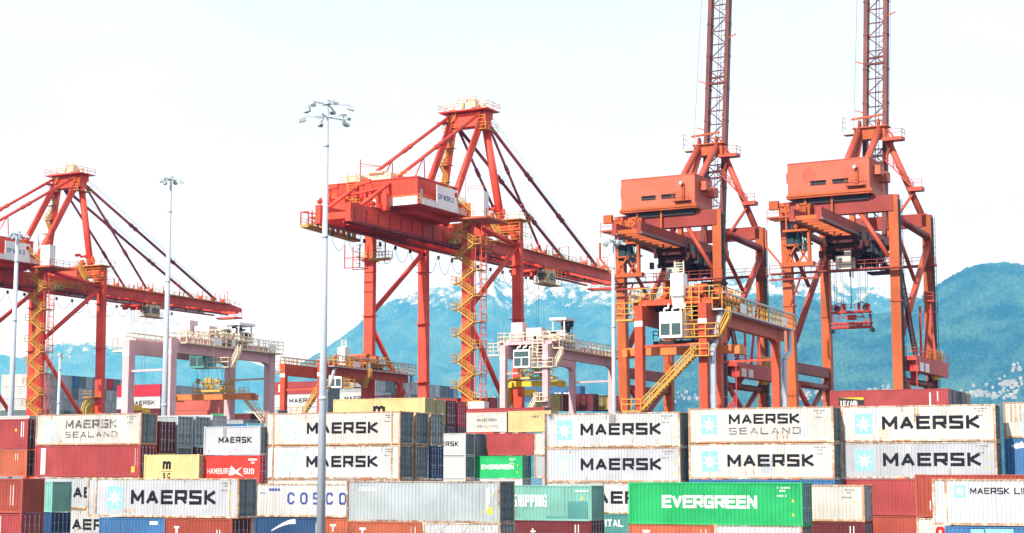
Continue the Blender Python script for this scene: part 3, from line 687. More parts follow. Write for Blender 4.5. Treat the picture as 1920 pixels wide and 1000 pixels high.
def dvc(t, l, h):
    T(t, l, rect(-l/2+.9, -l/2+3.6, h-1.55, h-.75), plain('black_panel', (.04, .04, .03)), 'sign_panel')
    T(t, l, [([(-l/2+.95, h-.78), (-l/2+3.55, h-.78), (-l/2+3.5, h-1.05)], 4)], yelsign, 'yellow_marks')
    T(t, l, strokes('TEXAIN', -l/2+1.0, h-1.62, .30, .52, .06, .10), whiteink, 'lettering')
    T(t, l, rect(l/2-1.9, l/2-1.75, .4, h-.4)+rect(l/2-1.1, l/2-1.0, h-1.3, h-.3), whiteink, 'code_marks')
P9 = S.on(1556, 732.6, Y=172); 
container(P9.x, 172, P9.z-H9, 40, H9, darkred, 'dark red container with a black and yellow sign, standing highest on top at the right', text=dvc, group=g3)
for i, (c_, nm) in enumerate(((maroon, 'dark maroon'), (darkgrey, 'dark grey'), (maroon, 'brown'), (olive, 'greenish'))):
    container(P9.x, 172+2.75*(i+1), P9.z-H9, 40, H9, c_, f'{nm} container end, {("second","third","fourth","last")[i]} behind the dark red container standing highest at the right', group=g3)
# behind the middle row
stk(873, 812, 171.2, [(20, H8, white, 'short white container with dark lettering cut off at its left, behind the long white ones', K(group=g3, door=doorgrey, text=maersk(1.0, 0, False))),
                    (20, H8, white, 'short plain white container under the one with cut off lettering', K(group=g3, door=doorgrey)),
                    (20, H8, cream, 'short off white container lowest behind the plain grey one', K(group=g3))], 'r')
E3 = S.on(873, 812, Y=171.2)
for i, cs in enumerate(((doorgrey, doorgrey), (grey, None), (maroon, None))):
    zt = E3.z
    for j, c_ in enumerate(cs):
        if c_: container(E3.x-6.06, 171.2+2.65*(i+1), zt-H8, 20, H8, c_, f"{'grey' if c_ is not maroon else 'maroon'} short container end, {('next to','second from','third from')[i]} the short white containers, {('upper','lower')[j]}", group=g3)
        zt -= H8+.02
stk(1000, 812, 176, [(20, H8, darkred, 'short dull red container above the small green one', K(group=g3))], 'r')
stk(1001, 812, 176, [(20, H8, cream, 'short off white container squeezed between the dull red one and the tall white pair', K(group=g3, frame=rustframe)), (20, H8, palegrey, 'short greyish container below the off white one beside the tall white pair', K(group=g3, frame=rustframe))])
stk(890.7, 855, 174, [(20, H8, green, 'small bright green container with white lettering in the middle distance', K(group=g3, text=evergreen, door=teal)), (20, H8, white, 'short white container under the small bright green one', K(group=g3))])
stk(872, 774, 195.6, [(20, H8, cream, 'short rust stained white container with two lines of lettering, beside the yellow one', K(group=g3, text=sealand(1, inkfade), door=grey))])
stk(953, 771, 195.6, [(20, H8+.15, yellow, 'short pale yellow container right of the rust stained white one', K(group=g3, text=lambda t, l, h: T(t, l, strokes('MSC', -l/2+3.2, h-.9, .3, .26, .1, .09), inkfade)))])
stk(868, 766, 203, [(40, H8, darkred, 'red container whose top shows behind the short white and yellow ones', K(group=g3))])
def bigm(t, l, h): T(t, l, strokes('m', -l/2+5.35, .72, 1.45, 1.35, .1, .36), ink); T(t, l, rect(-l/2+5.2, -l/2+7.2, .55, .62), ink, 'code_marks')
Um, zm, _ = stk(625, 749, 168, [(40, H9, yellow, 'long pale yellow container with a big black m, above the long white containers', K(group=g3, door=olive, text=bigm))])
for i, (c_, nm, c2, n2) in enumerate(((olive, 'olive yellow', teal, 'teal'), (maroon, 'dark maroon', maroon, 'dark maroon'), (crimson, 'crimson', maroon, 'brown maroon'))):
    container(Um, 168+2.75*(i+1), zm-H9-.1, 40, H9, c_, f'{nm} container end right of the long pale yellow container, upper tier', group=g3)
    container(Um, 168+2.75*(i+1), zm-2*H9-.12, 40, H9, c2, f'{n2} container end right of the long pale yellow container, lower tier, {("first","second","third")[i]} door column', group=g3)
for px, py, V, n, h, c_, lab in ((395, 776, 205, 20, 2.2, green, 'green container half hidden above the short pale one at the left'), (396, 787, 190, 20, H8, grey, 'grey container just above the short pale one at the left'),
     (420, 776, 200, 20, H8, maroon, 'maroon container end above the short pale one at the left, nearer the mast'), (443, 777, 200, 20, H8, maroon, 'maroon container beside another one, left of the yellow stair foot'), (458, 770, 207, 20, H9, grey, 'grey container behind the foot of the yellow stair at the left'),
     (421, 795, 182, 20, H8, blue, 'blue container whose top edge shows over the short pale one'), (463, 794, 182, 20, H8, mint, 'mint container whose top edge shows over the short pale one')):
    stk(px, py, V, [(n, h, c_, lab, K(group=g3))])
stk(921, 745, 262, [(40, H8, darkred, 'dull red container with faint lettering behind the stair tower foot', K(group=g4, detail=1)), ], 'r')
# far tiers (on the ship at the quay)
TIER = ('top', 'second', 'third', 'fourth'); ORD = ('first', 'second', 'third', 'fourth', 'fifth', 'sixth', 'seventh', 'eighth', 'ninth', 'tenth', 'eleventh', 'twelfth', 'thirteenth', 'fourteenth', 'fifteenth', 'sixteenth', 'seventeenth')
CN = {}
for c_, nm in ((grey, 'grey'), (palegrey, 'pale grey'), (darkgrey, 'dark grey'), (teal, 'teal'), (blue, 'blue'), (crimson, 'crimson'), (maroon, 'maroon'), (cream, 'cream'), (white, 'white'), (salmon, 'salmon'), (darkred, 'dark red'), (navy, 'navy')): CN[c_.name] = nm
def bay(px, py, V, rows, tiers, where, rnd, special={}, first=None, h=2.75, right=True, cols=(palegrey, grey, grey, palegrey, darkgrey, grey)):
    P = S.on(px, py, Y=V)
    for r in range(rows):
        for k in range(tiers):
            c_ = special.get((r, k), rnd.choice(cols)); tx = None
            if isinstance(c_, tuple): c_, tx = c_
            if c_ is None: continue
            lab = f"{CN[c_.name]} container far off {where}, {TIER[k]} tier, " + ('long side showing' if r == 0 else f'{ORD[r-1]} door end')
            container(P.x-12.19, V+r*2.5, P.z-(k+1)*(h+.02), 40, h, c_, lab, group='containers on the far tiers '+where, text=tx, detail=1, door=c_)
r5 = random.Random(12)
V0 = 348
bay(81, 700, 297, 12, 4, 'at the left edge', r5, {(0, 0): cream, (0, 1): white, (0, 2): white, (4, 0): blue, (9, 0): crimson, (7, 1): teal, (8, 1): teal, (5, 1): palegrey, (11, 0): grey, (4, 1): darkgrey})
farm = lambda t, l, h: T(t, l, strokes('MAERSK', -l/2+3.9, .9, .95, .95, .2, .2), ink, fine=False)
bay(301, 720, 306, 11, 3, 'behind the left pink crane', r5, {(0, 0): crimson, (0, 1): (white, farm), (0, 2): maroon, (6, 2): maroon, (8, 1): maroon, (9, 1): darkred, (5, 1): teal}, h=2.75)
stk(327, 748, 300, [(40, H8, salmon, 'salmon container far behind, below the orange spreader beam', K(group=g4, detail=1)), (40, H8, salmon, 'faded salmon container far behind, lower of two below the orange spreader beam', K(group=g4, detail=1))])
bay(604, 714, 306, 3, 3, 'behind the small orange crane', r5, {(0, 0): (darkred, lambda t, l, h: T(t, l, rect(-l/2+1.1, -l/2+1.5, .5, 2.2), whiteink, 'code_marks', fine=False)), (0, 1): (white, farm), (0, 2): white, (1, 0): darkgrey, (1, 1): darkgrey, (2, 0): darkgrey, (2, 1): darkgrey, (1, 2): darkgrey, (2, 2): darkgrey})
bay(704, 710, 335, 17, 2, 'between middle crane legs', r5, {(0, 0): grey, (0, 1): (white, farm), (2, 0): darkgrey, (3, 0): darkgrey, (13, 0): darkgrey, (15, 0): blue, (12, 0): palegrey, (16, 0): grey}, h=2.9)
for px, py, V, n, h, c_, lab, sd in ((1055, 738, 262, 20, H9, olive, 'olive container far behind the right pink yard crane', 'r'), (1112, 738, 262, 20, H9, maroon, 'dark maroon container far behind between the legs of the right pink yard crane', 'r'), (1141, 741, 268, 20, H8, olive, 'olive container end far behind left of the slim mast', 'r'), (1168, 742, 268, 20, H8, maroon, 'maroon container far behind right of the slim mast', 'r'),):
    stk(px, py, V, [(n, h, c_, lab, K(group=g4, detail=1))], sd)
stk(1088, 724, 300, [(40, H9, blue, 'blue container with white script high behind the right pink yard crane', K(group=g4, detail=1, text=lambda t, l, h: T(t, l, strokes('Sm ms', l/2-5.5, 1.0, .6, .7, .15, .16), whiteink, fine=False)))], 'r')
stk(930, 744, 275, [(20, H8, palegrey, 'small pale container far behind right of the stair tower', K(group=g4, detail=1))], 'r')

# ================================================================== quay cranes
rc = random.Random(31)
def sheave(mb, c, r, ax, w=.3, n=14):
    mb.tube(Vector(c)-Vector(ax)*w/2, Vector(c)+Vector(ax)*w/2, r, r, n)
def greebles(mb, x0, x1, y0, y1, z0, z1, n, smin, smax, rnd):
    for _ in range(n):
        c = Vector((rnd.uniform(x0, x1), rnd.uniform(y0, y1), rnd.uniform(z0, z1)))
        a, b, d = (rnd.uniform(smin, smax)/2 for _ in range(3))
        if rnd.random() < .3: mb.tube(c-Vector((a, 0, 0)), c+Vector((a, 0, 0)), b*.8, n=8)
        else: mb.box(c.x-a, c.x+a, c.y-b, c.y+b, c.z-d, c.z+d)
def build_red_crane(label, root, group):
    c = Frame(root[0], root[1], QUAY); t = thing('quay_crane', label, 'crane', (root[0], root[1], 0), QUAY, group)
    a, b = 9.2, 8.4; GB, GT = 43.6, 46.4; V = Vector
    # legs
    tops = {(-1, -1): 48.6, (1, -1): 49.2, (-1, 1): 48, (1, 1): 48.6}
    for sx in (-1, 1):
        for sy in (-1, 1):
            m = MB(); zt = tops[(sx, sy)]; dy = .7 if sy > 0 else 0
            m.beam((sx*a, sy*b+dy, 1.2), (sx*a, sy*b, zt), 1.7, 1.05, 1.65, 1.05)
            if sy > 0: m.beam((sx*a, sy*b+dy, 1.2), (sx*a, sy*b+dy*.7, 16.5), 2.5, 1.3, 1.75, 1.1)
            m.box(sx*a-2.2, sx*a+2.2, sy*b+dy-1.1, sy*b+dy+1.1, .3, 1.6)
            for k in (12, 22, 32, 41): m.box(sx*a-1.0, sx*a+1.0, sy*b-.95, sy*b+.95, k, k+.12)
            m.build('leg', stsred, t)
    # side braces (landside leg to waterside leg) and ties
    for sx in (-1, 1):
        m = MB(); m.tube((sx*a, b, 44.5), (sx*a, -b+.5, 32.5), .42, n=12); m.build('diagonal_brace', stsred, t, True)
        m = MB(); m.tube((sx*a, -b+.5, 30.5), (sx*a, b+.4, 13.0), .42, n=12); m.build('diagonal_brace', stsred, t, True)
        m = MB(); m.tube((sx*a, -b, 46.5 if sx > 0 else 45.6), (sx*a, b, 44.5), .45, n=12); m.build('tie_beam', stsred, t, True)
        m = MB(); m.box(sx*a-1.1, sx*a+1.1, -b, b, 9.6, 11.4); m.build('sill_beam', stsred, t)
        m = MB(); m.beam((sx*a, b, 44.4), (sx*a, b-2.2, 47), 1.2, 1.2, .6, .6); m.beam((sx*a, b, 47), (sx*a-sx*2.6, b, 47.6), 1.4, 1.6); m.build('gusset', stsred, t)
    m = MB(); m.box(-a, a, -b-1, -b+1, 46.6, 49.2); m.build('portal_beam', stsred, t)
    m = MB(); m.box(-a, a, b-1, b+1, 46.6, 49.0); m.build('portal_beam', stsred, t)
    # girder and boom: twin box beams joined by cross members
    y0, y1 = -33, 63
    for s in (-1, 1):
        m = MB(); x = s*2.7
        m.box(x-.45, x+.45, y0, 10.5, GB, GT); 
        m.beam((x, 10.8, (GB+GT)/2+.2), (x, y1-6, (GB+GT)/2+.1), .9, 2.2, .9, 1.9); m.beam((x, y1-6, (GB+GT)/2+.1), (x, y1, (GB+GT)/2-.2), .9, 1.9, .7, .9)
        m.build('girder' , stsred, t)
        m = MB(); m.box(x-.75*s-.12, x-.75*s+.12, y0, y1-4, GB-.25, GB+.1)
        m.box(x+s*.46, x+s*.75, y0, 10, GB-.05, GB+.18); m.box(x+s*.46, x+s*.65, 11, y1-6, GB+.35, GB+.5)
        for k in range(13): yy = y0+1+k*3.25; m.box(x+s*.46, x+s*.56, yy, yy+.14, GB+.2, GT-.6)
        m.build('trolley_rail', stsdark, t)
    m = MB()
    for k in range(16): yy = y0+.8+k*5.8; m.box(-2.2, 2.2, yy, yy+.5, GB+.6, GB+1.6)
    m.box(-2.2, 2.2, y1-1.2, y1-.3, GB+.4, GT-.8); each(m, 'cross_member', stsred, t)
    m = MB(); m.beam((-2.8, y1-1, GB-.6), (3.2, y1-1, GB-.6), 2.2, .35); m.rail((-2.8, y1-.2, GB-.5), (3.2, y1-.2, GB-.5), 1.1); m.rail((3.2, y1-5, GT-.7), (3.2, y1-1, GT-.9), 1.1); m.build('boom_tip_platform', stsred, t)
    # walkway on the boom and girder with yellow railing
    m = MB()
    m.walk((4.0, -5, GB+.7), (4.0, 9.5, GB+.7), .9, 1)
    m.walk((3.7, 12, GT-.5), (3.7, y1-5, GT-.6), .8, 1, 1.0, both=False)
    m.build('girder_walkway', yrail, t)
    # boom furniture: stay lugs, sheave brackets, lamp arms
    m = MB()
    for yy in (16, 20, 27.5, 31, 36, 48, 52.5, 56):
        for s in (-1, 1):
            m.beam((s*2.7-.5, yy, GT-.3), (s*2.7-.7, yy, GT+1.5), .14); m.beam((s*2.7+.5, yy, GT-.3), (s*2.7+.7, yy, GT+1.5), .14)
            m.box(s*2.7-.5, s*2.7+.5, yy-.3, yy+.3, GT-.4, GT+.35)
    for yy in (40, 57): m.beam((3.4, yy, GT-.3), (3.4, yy, GT+2.2), .1); m.beam((3.4, yy, GT+2.2), (1.6, yy, GT+2.2), .1)
    m.build('boom_brackets', stsred, t)
    # A-frame
    ay, az = 8.0, 67.0; sx = 3.0
    for s in (-1, 1):
        m = MB(); m.tube((s*sx, ay-.6, az), (s*sx, -5.0, GT+.4), .62, n=14); m.build('apex_strut', stsred, t, True)
        m = MB(); m.tube((s*sx, ay, az), (s*6.1, b, 48.8), .68, n=14); m.build('apex_strut', stsred, t, True)
        P0 = V((s*sx, ay-.8, az+.9)); P1 = V((s*3.0, -29.5, GT+.2)); m = MB(); m.tube(P0, P1, .3, n=8)
        for k in (.36, .40): q = P0.lerp(P1, k); m.tube(q, q+(P1-P0).normalized()*.9, .42, n=8)
        m.build('back_stay', stsred, t, True)
        q = P0.lerp(P1, .52); m = MB(); m.beam(q, (q.x-.5, q.y-3.5, 51), .14); m.beam(q, (q.x+.2, q.y+.3, 51), .14); m.build('stay_prop', stsred, t)
        for yy, zt, r in ((29.6, GT+.2, .24), (53.3, GT+.1, .3)):
            P0 = V((s*sx, ay+1.0, az-.6)); P1 = V((s*2.8, yy, zt)); m = MB(); m.tube(P0, P1, r, n=8)
            for k in (.33, .36, .62, .65): q = P0.lerp(P1, k); m.tube(q, q+(P1-P0).normalized()*.7, r*1.5, n=8)
            m.build('fore_stay', stsdark, t, True)
            if r > .25:
                m = MB()
                for k in (0, .5): m.tube(P0+V((k, .8, 1)), P1+V((k, -1.5, 1.2)), .035, n=4)
                m.build('hoist_ropes', rope, t)
    m = MB(); m.box(-sx-.8, sx+.8, ay-1.1, ay+1.0, az-1.5, az+.9)
    m.box(-sx-.9, sx+.9, ay-.3, ay+1.4, az-.2, az+1.0); m.build('apex_beam', stsred, t)
    m = MB(); m.box(-4.8, 4.8, ay-2.3, ay+2.3, az+1.1, az+1.28); m.box(-5.0, -3.2, ay-2.5, ay-.5, az-.6, az-.45)
    ap = m.build('apex_platform', stsred, t)
    m = MB(); zz = az+1.28
    m.rail((-4.8, ay-2.3, zz), (4.8, ay-2.3, zz)); m.rail((4.8, ay-2.3, zz), (4.8, ay+2.3, zz)); m.rail((-4.8, ay+2.3, zz), (4.8, ay+2.3, zz)); m.rail((-4.8, ay-2.3, zz), (-4.8, ay+2.3, zz))
    m.rail((-1.8, ay-1, zz+1.4), (2, ay-1, zz+1.4), 1.0); m.rail((3.2, ay-2.6, az-2.4), (4.6, ay-2.6, az-2.4)); m.rail((3.2, ay-2.6, az-1.2), (4.6, ay-2.6, az-1.2)); m.box(3.1, 4.8, ay-2.7, ay+1.5, az-2.5, az-2.4); m.rail((4.8, ay-2.7, az-2.4), (4.8, ay+1.5, az-2.4))
    m.build('apex_railing', yrail, t)
    m = MB(); greebles(m, -3, 2.8, ay-1.2, ay+1.2, zz+.2, zz+1.2, 9, .5, 1.1, rc); m.box(-.2, 1.6, ay-.8, ay+.6, zz, zz+2.0); m.beam((-3.5, ay, zz), (-3.5, ay, zz+3), .09); m.beam((.6, ay, zz+2), (.6, ay, zz+3.4), .09); m.beam((3.8, ay, zz), (3.8, ay, zz+2.6), .09); m.build('apex_sheaves', pinkwhite, t)
    # ladder cage up the waterside strut
    m = MB(); P0 = V((-6.1, b, 49)); P1 = V((-sx, ay, az))
    for i in range(6):
        q = P0.lerp(P1, (i+.5)/6.2); m.box(q.x-.9, q.x+1.6, q.y-1.8, q.y-.6, q.z-.1, q.z); m.rail(q+V((-.9, -1.8, 0)), q+V((1.6, -1.8, 0)), 1.0); r_ = P0.lerp(P1, (i+1.4)/6.2)
        m.stair(q+V((-.5 if i % 2 else 1.2, -1.3, 0)), r_+V((1.2 if i % 2 else -.5, -1.3, 0)), .7)
    m.build('apex_stair', yrail, t)
    # machinery house
    x0, x1, h0, h1, z0, z1 = -8.6, 8.0, -22, -9.9, 47.6, 51.5
    m = MB(); m.box(x0, x1, h0, h1, z0, z1); m.box(x0-.15, x1+.15, h0-.15, h1+.15, z1, z1+.15)
    hs = m.build('machinery_house', stsred, t)
    m = MB()
    for k in range(14): xx = x0+.6+k*1.15; m.box(xx, xx+.07, h0-.05, h0-.003, z0+.9, z1-.05)
    m.build('wall_ribs', stsred, hs)
    m = MB(); m.box(x1+.02, x1+.12, h0+1.9, h0+2.9, z0+2.0, z1-.7); m.build('wall_box', stsred, hs)
    m = MB(); m.box(x1+.003, x1+.08, h0+.8, h0+1.5, z0+.6, z0+2.2); m.build('house_door', white, hs)
    m = MB(); m.box(-6.5, 6.5, -20.5, h1+.5, z0-1.3, z0-.5); m.box(x0-.4, x1+1.3, h0-1.3, h1+1, z0-.45, z0-.2); m.beam((-4, -14, GT), (-4, -14, z0), 7, .8); m.box(-5, 5, -19.5, -8, GT, z0-1.3); m.build('house_base', stsred, t)
    m = MB()   # white toe panels round the house deck
    for k in range(12): xx = x0+8.6+k*.74; m.box(xx, xx+.66, h0-1.36, h0-1.3, z0-.5, z0+.75)
    for k in range(14): yy = h0-1.0+k*1.0; m.box(x1+1.3, x1+1.36, yy, yy+.85, z0-.5, z0+.55)
    for k in range(5): xx = x0-.2+k*1.3; m.box(xx, xx+1.15, h0-1.36, h0-1.3, z0-.9, z0-.1)
    m.box(x0-.2, x0+.8, h0-1.42, h0-1.36, z0-1.6, z0+.2); m.box(x0+3.8, x0+4.8, h0-1.42, h0-1.36, z0-1.6, z0+1.2)
    each(m, 'toe_panel', cabwhite, t)
    m = MB(); m.rail((x0-.3, h0-1.35, z0-.2), (x1+1.3, h0-1.35, z0-.2)); m.rail((x1+1.33, h0-1.3, z0-.2), (x1+1.33, h1, z0-.2)); m.rail((x0+2, h0+.3, z1+.15), (x1-.3, h0+.3, z1+.15), 1.0)
    for k in range(4): m.rail((x0+k*1.6, h0-1.5-.3*k, z0+1.0-.4*k), (x0+k*1.6+3, h0-1.5-.3*k, z0+1.0-.4*k), 1.1)
    for xx in (x0+4.2, x0+5.9): m.beam((xx, h0-.6, z0-.2), (xx, h0-.6, z1+1.5), .1)
    for k in range(14): m.beam((x0+4.2, h0-.6, z0+k*.4), (x0+5.9, h0-.6, z0+k*.4), .07)
    m.build('house_railing', yrail, t)
    m = MB(); m.box(-6.9, -3.6, h0+2, h0+6, z1+.15, z1+1.5); m.box(-2.8, 1.6, h0+2.5, h0+7.5, z1+.15, z1+1.7); m.box(-2.4, .4, h0+2.0, h0+4, z1+1.7, z1+2.0); m.box(-6.4, -4.4, h0+2.5, h0+4, z1+1.5, z1+1.8); each(m, 'roof_unit', beige, t)
    m = MB(); m.beam((-3.4, h0+1.5, z1), (-3.4, h0+1.5, z1+4), .14); m.beam((-3.4, h0+1.5, z1+3.3), (.3, h0+1.5, z1+2.6), .12); m.beam((-3.4, h0+1.5, z1+2.8), (.3, h0+1.5, z1+2.5), .08); m.build('roof_davit', stsred, t)
    # sign
    sg = MB(); sg.box(x1+1.4, x1+1.5, h0+3.3, h0+9.8, z0-.5, z0+3.1); sgo = sg.build('sign_board', cabwhite, t)
    P = strokes('DP WORLD', .5, 1.45, .50, .80, .13, .13, sp=.28)
    bm = bmesh.new()
    for pts, k in P: bm.faces.new([bm.verts.new((x1+1.508+.002*k, h0+3.3+x, z0-.5+z)) for x, z in pts])
    me = bpy.data.meshes.new('lettering'); bm.to_mesh(me); bm.free(); me.materials.append(plain('sign_blue', (.05, .06, .25)))
    o = bpy.data.objects.new('lettering', me); COL.objects.link(o); o.parent = sgo
    bm = bmesh.new(); bm.faces.new([bm.verts.new((x1+1.51, h0+3.3+5.8+.42*sin(q*pi/6), z0-.5+2.8+.42*cos(q*pi/6))) for q in range(12)]); bm.faces.new([bm.verts.new((x1+1.52, h0+3.3+5.75+.18*sin(q*pi/4), z0-.5+2.85+.18*cos(q*pi/4))) for q in range(8)])
    me = bpy.data.meshes.new('emblem'); bm.to_mesh(me); bm.free(); me.materials.append(redink); o = bpy.data.objects.new('emblem', me); COL.objects.link(o); o.parent = sgo
    # rear platform with the boom hoist winch, hanging cage
    m = MB(); m.box(-9.2, -2.5, h0-4, h0-1.4, z0-1.8, z0-1.6); m.box(-7, 3.4, -27, h0-1.3, GT+.02, GT+.15)
    for xx in (-7.3, -5.9, -1.2, .3):
        m.tube((xx, h0-2.0, z0-1.5), (xx+.5, h0-1.8, z0+3.2), .22, n=8)
    m.beam((-8, h0-2, z0+1.2), (3.5, h0-2, z0+2.4), .3, .3); m.beam((-7.6, h0-2, z0+3.0), (-5.2, h0-2, z0+3.3), .5, .6); m.beam((-1.6, h0-2, z0+3.2), (.8, h0-2, z0+3.6), .5, .6)
    greebles(m, -8.2, 3.6, h0-3.4, h0-1.6, z0-1.4, z0+1.6, 40, .2, .8, rc); m.box(2.4, 4.3, h0-3, h0-1.8, z0-1.4, z0+1.2); m.box(-5.2, -3.2, h0-3, h0-2, z0-1.2, z0+.9); m.build('hoist_winch', stsred, t)
    m = MB(); yy = -b-9
    m.walk((-7.9, -29, 44.3), (-7.9, -14.5, 43.8), 1.4, 1); m.beam((-7.9, -29, 44.1), (-7.9, -14.5, 43.6), 1.5, .35)
    for k in range(9): m.box(-8.2, -7.7, -27.5+k*1.5, -27+k*1.5, 43.9, 44.8)
    m.build('festoon_walkway', yrail, t)
    m = MB()
    for p, q in (((-8.6, -29, 44.3), (-8.6, -29, 46.3)), ((-7.2, -29, 44.3), (-7.2, -29, 46.3)), ((-8.6, -29, 46.3), (-7.2, -29, 46.3)), ((-8.6, -26, 44.3), (-8.6, -26, 47)), ((-8.6, -29, 46.3), (-8.6, -25, 46.6))): m.beam(p, q, .16)
    for xx in (-10.5, -7.6):
        for dy in (0, 2.4): m.beam((xx, -14+dy, GB-.4), (xx, -14+dy, GB-4.2), .14)
    for zz in (GB-4.2, GB-2.6): m.beam((-10.5, -14, zz), (-7.6, -14, zz), .14); m.beam((-7.6, -14, zz), (-7.6, -11.6, zz), .12); m.beam((-10.5, -11.6, zz), (-7.6, -11.6, zz), .12)
    for k in range(6): m.beam((-8.4, -14, GB-.6-k*.6), (-7.6, -14, GB-.6-k*.6), .08)
    m.build('hanging_cage', stsred, t)
    m = MB(); m.walk((-a-1, -b-1.4, 41.2), (-a+4.8, -b-1.4, 41.2), 1.1, 1)
    for k in range(8):
        z = GB-4+k*1.0; m.rail((-4.8, -b-6, z), (-2.6, -b-6, z), 1.0, 1.1)
    m.box(-5.2, -1.8, -b-7, -b-5.4, GB-3.4, GB-3.25); m.beam((-4.8, -b-6, GB-3.4), (-4.8, -b-6, GT+3), .14); m.beam((-2.5, -b-6, GB-3.4), (-2.5, -b-6, GT+3), .14)
    m.build('leg_platform', yrail, t)
    # festoon cable loops
    m = MB(); n = 19
    for k in range(n):
        y = -36+k*4.6; D = 2.3+.5*sin(k*1.7)
        if k > 1:
            pts = [V((-4.4, y+4.0*i/8, GB-.8-D*(1-((i-4)/4)**2)**.8)) for i in range(9)]; m.path(pts, .045, 4)
    m.build('festoon_cable', rope, t)
    m = MB()
    for k in range(2, n): y = -36+k*4.6; m.box(-4.55, -4.25, y-.2, y+.2, GB-.9, GB-.3); m.box(3.3, 3.55, y-.15, y+.15, GB-.7, GB-.2)
    each(m, 'festoon_trolley', dark, t)
    # stair tower on the landside right leg
    m = MB(); X0, X1, yy = a-.8, a+2.2, -b-1.7; z = 46.5; k = 0
    m.stair((a-1.5, yy-3.5, GT+4.5), (a+2.4, yy, GT+.4)); 
    while z > 10:
        p = (X0, yy, z) if k % 2 else (X1, yy, z); q = (X1, yy, z-2.05) if k % 2 else (X0, yy, z-2.05)
        m.stair(p, q, .8)
        if k % 2 == 0: m.box(X0-1.0, X0, yy-.6, yy+.9, z-2.15, z-2.03); m.rail((X0-1, yy-.6, z-2.03), (X0, yy-.6, z-2.03)); m.rail((X0-1, yy-.6, z-2.03), (X0-1, yy+.9, z-2.03))
        else: m.box(X1, X1+1.3, yy-.6, yy+1.6, z-2.15, z-2.03); m.rail((X1, yy-.6, z-2.03), (X1+1.3, yy-.6, z-2.03)); m.rail((X1+1.3, yy-.6, z-2.03), (X1+1.3, yy+1.6, z-2.03))
        z -= 2.05; k += 1
    m.build('stair_tower', yrail, t)
    m = MB()
    for xx in (a+2.3, a+3.4):
        for y2 in (yy, yy+1.5): m.beam((xx, y2, 10), (xx, y2, GT), .1)
    for k in range(32): z = 10.5+k*1.1; m.beam((a+2.3, yy+1.5, z), (a+3.4, yy+1.5, z), .07); m.beam((a+3.4, yy, z), (a+3.4, yy+1.5, z), .07)
    m.build('ladder_cage', stsred, t)
    m = MB(); m.box(a+2.2, a+4.5, -b-3.0, -b-1.4, 46.6, 50.5); m.build('electrical_cabinet', cabwhite, t)
    m = MB(); m.box(a+.4, a+5.2, -b-3.4, -b+3.5, 46.2, 46.5); m.rail((a+.4, -b-3.4, 46.5), (a+5.2, -b-3.4, 46.5)); m.rail((a+5.2, -b-3.4, 46.5), (a+5.2, -b+3.5, 46.5)); m.rail((a+1.6, -b-2.9, 50.5), (a+4.4, -b-2.9, 50.5), .9); m.rail((a+.6, -b-2, 47.5), (a+.6, -b-2, 50), 3); m.build('cabinet_platform', orail, t)
    m = MB(); m.box(a+1.6, a+4.4, -b-2.6, -b-1.0, 14.2, 17.6); m.build('cable_hut', cabwhite, t)
    m = MB(); m.box(a-.2, a+6.5, -b-3.4, -b+4, 12.6, 13.4); m.beam((a, -b-1, 10.5), (a+3, -b-2, 13), .9); m.build('lower_platform', stsred, t)
    m = MB(); m.rail((a, -b-3.4, 13.4), (a+6.5, -b-3.4, 13.4)); m.rail((a+6.5, -b-3.4, 13.4), (a+6.5, -b+4, 13.4)); m.build('lower_railing', yrail, t)
    m = MB(); m.box(a+4.8, a+6.2, -b+1, -b+3, 13.4, 16); m.build('red_cubicle', stsred, t)
    # waterside top platform with yellow rails
    m = MB()
    m.box(a-4.4, a+1.6, b-2.2, b+2, 48.7, 48.85)
    for z in (48.85, 47.0, 45.4): m.rail((a-4.4, b-2.2, z), (a+1.6, b-2.2, z)); m.rail((a+1.6, b-2.2, z), (a+1.6, b+2, z))
    for z in (47.0, 45.4): m.box(a-4.4, a+1.2, b-2.3, b-1.2, z-.1, z)
    m.stair((a-4, b-2.6, 48.8), (a-1.5, b-2.6, 45.4))
    m.build('waterside_platform', yrail, t)
    m = MB(); greebles(m, a-5.6, a-2.6, b-2, b+1, 49.4, 51.6, 8, .5, 1.3, rc); m.build('latch_gear', stsred, t)
    # trolley with the driver's cab out on the boom
    ty = 30.5; m = MB(); m.box(-2.6, 2.6, ty-3, ty+3.2, GB-.9, GB-.35); greebles(m, -2.3, 2.3, ty-3, ty+3, GB-1.6, GB-.5, 14, .4, 1.1, rc); tr = m.build('trolley', stsred, t)
    m = MB(); m.box(2.3, 4.6, ty-1.6, ty+1.6, GB-3.0, GB-.6); m.box(2.4, 4.5, ty-1.9, ty+1.7, GB-.9, GB-.55); m.build('drivers_cab', beige, tr)
    m = MB(); m.box(4.59, 4.63, ty-1.2, ty+1.3, GB-2.4, GB-1.1); m.box(2.6, 4.3, ty-1.63, ty-1.6, GB-2.4, GB-1.1); m.build('cab_window', glass, tr)
    m = MB(); m.rail((4.9, ty-3, GB-3.1), (4.9, ty+3.4, GB-3.1), 1.0); m.box(2.4, 5, ty-3, ty+3.4, GB-3.2, GB-3.1); m.rail((2.4, ty-3, GB-3.1), (4.9, ty-3, GB-3.1), 1.0); m.rail((4.9, ty-3, GB-1.6), (4.9, ty+3.4, GB-1.6), 1.6); m.build('cab_platform', yrail, tr)
    m = MB(); ty = -.8; greebles(m, 3.4, 5.0, ty-4, ty+3, GB-.2, GB+1.2, 20, .3, 1.0, rc); m.build('maintenance_trolley', olive, t)
    # hoist ropes hanging to a spreader behind the yard crane
    m = MB()
    for dx in (-1.6, 1.6):
        for dy in (-.4, 0.5): m.tube((dx, 30.5+dy, GB-.6), (dx, 30.5+dy, 21.3), .035, n=4)
    m.build('rope_falls', rope, t)
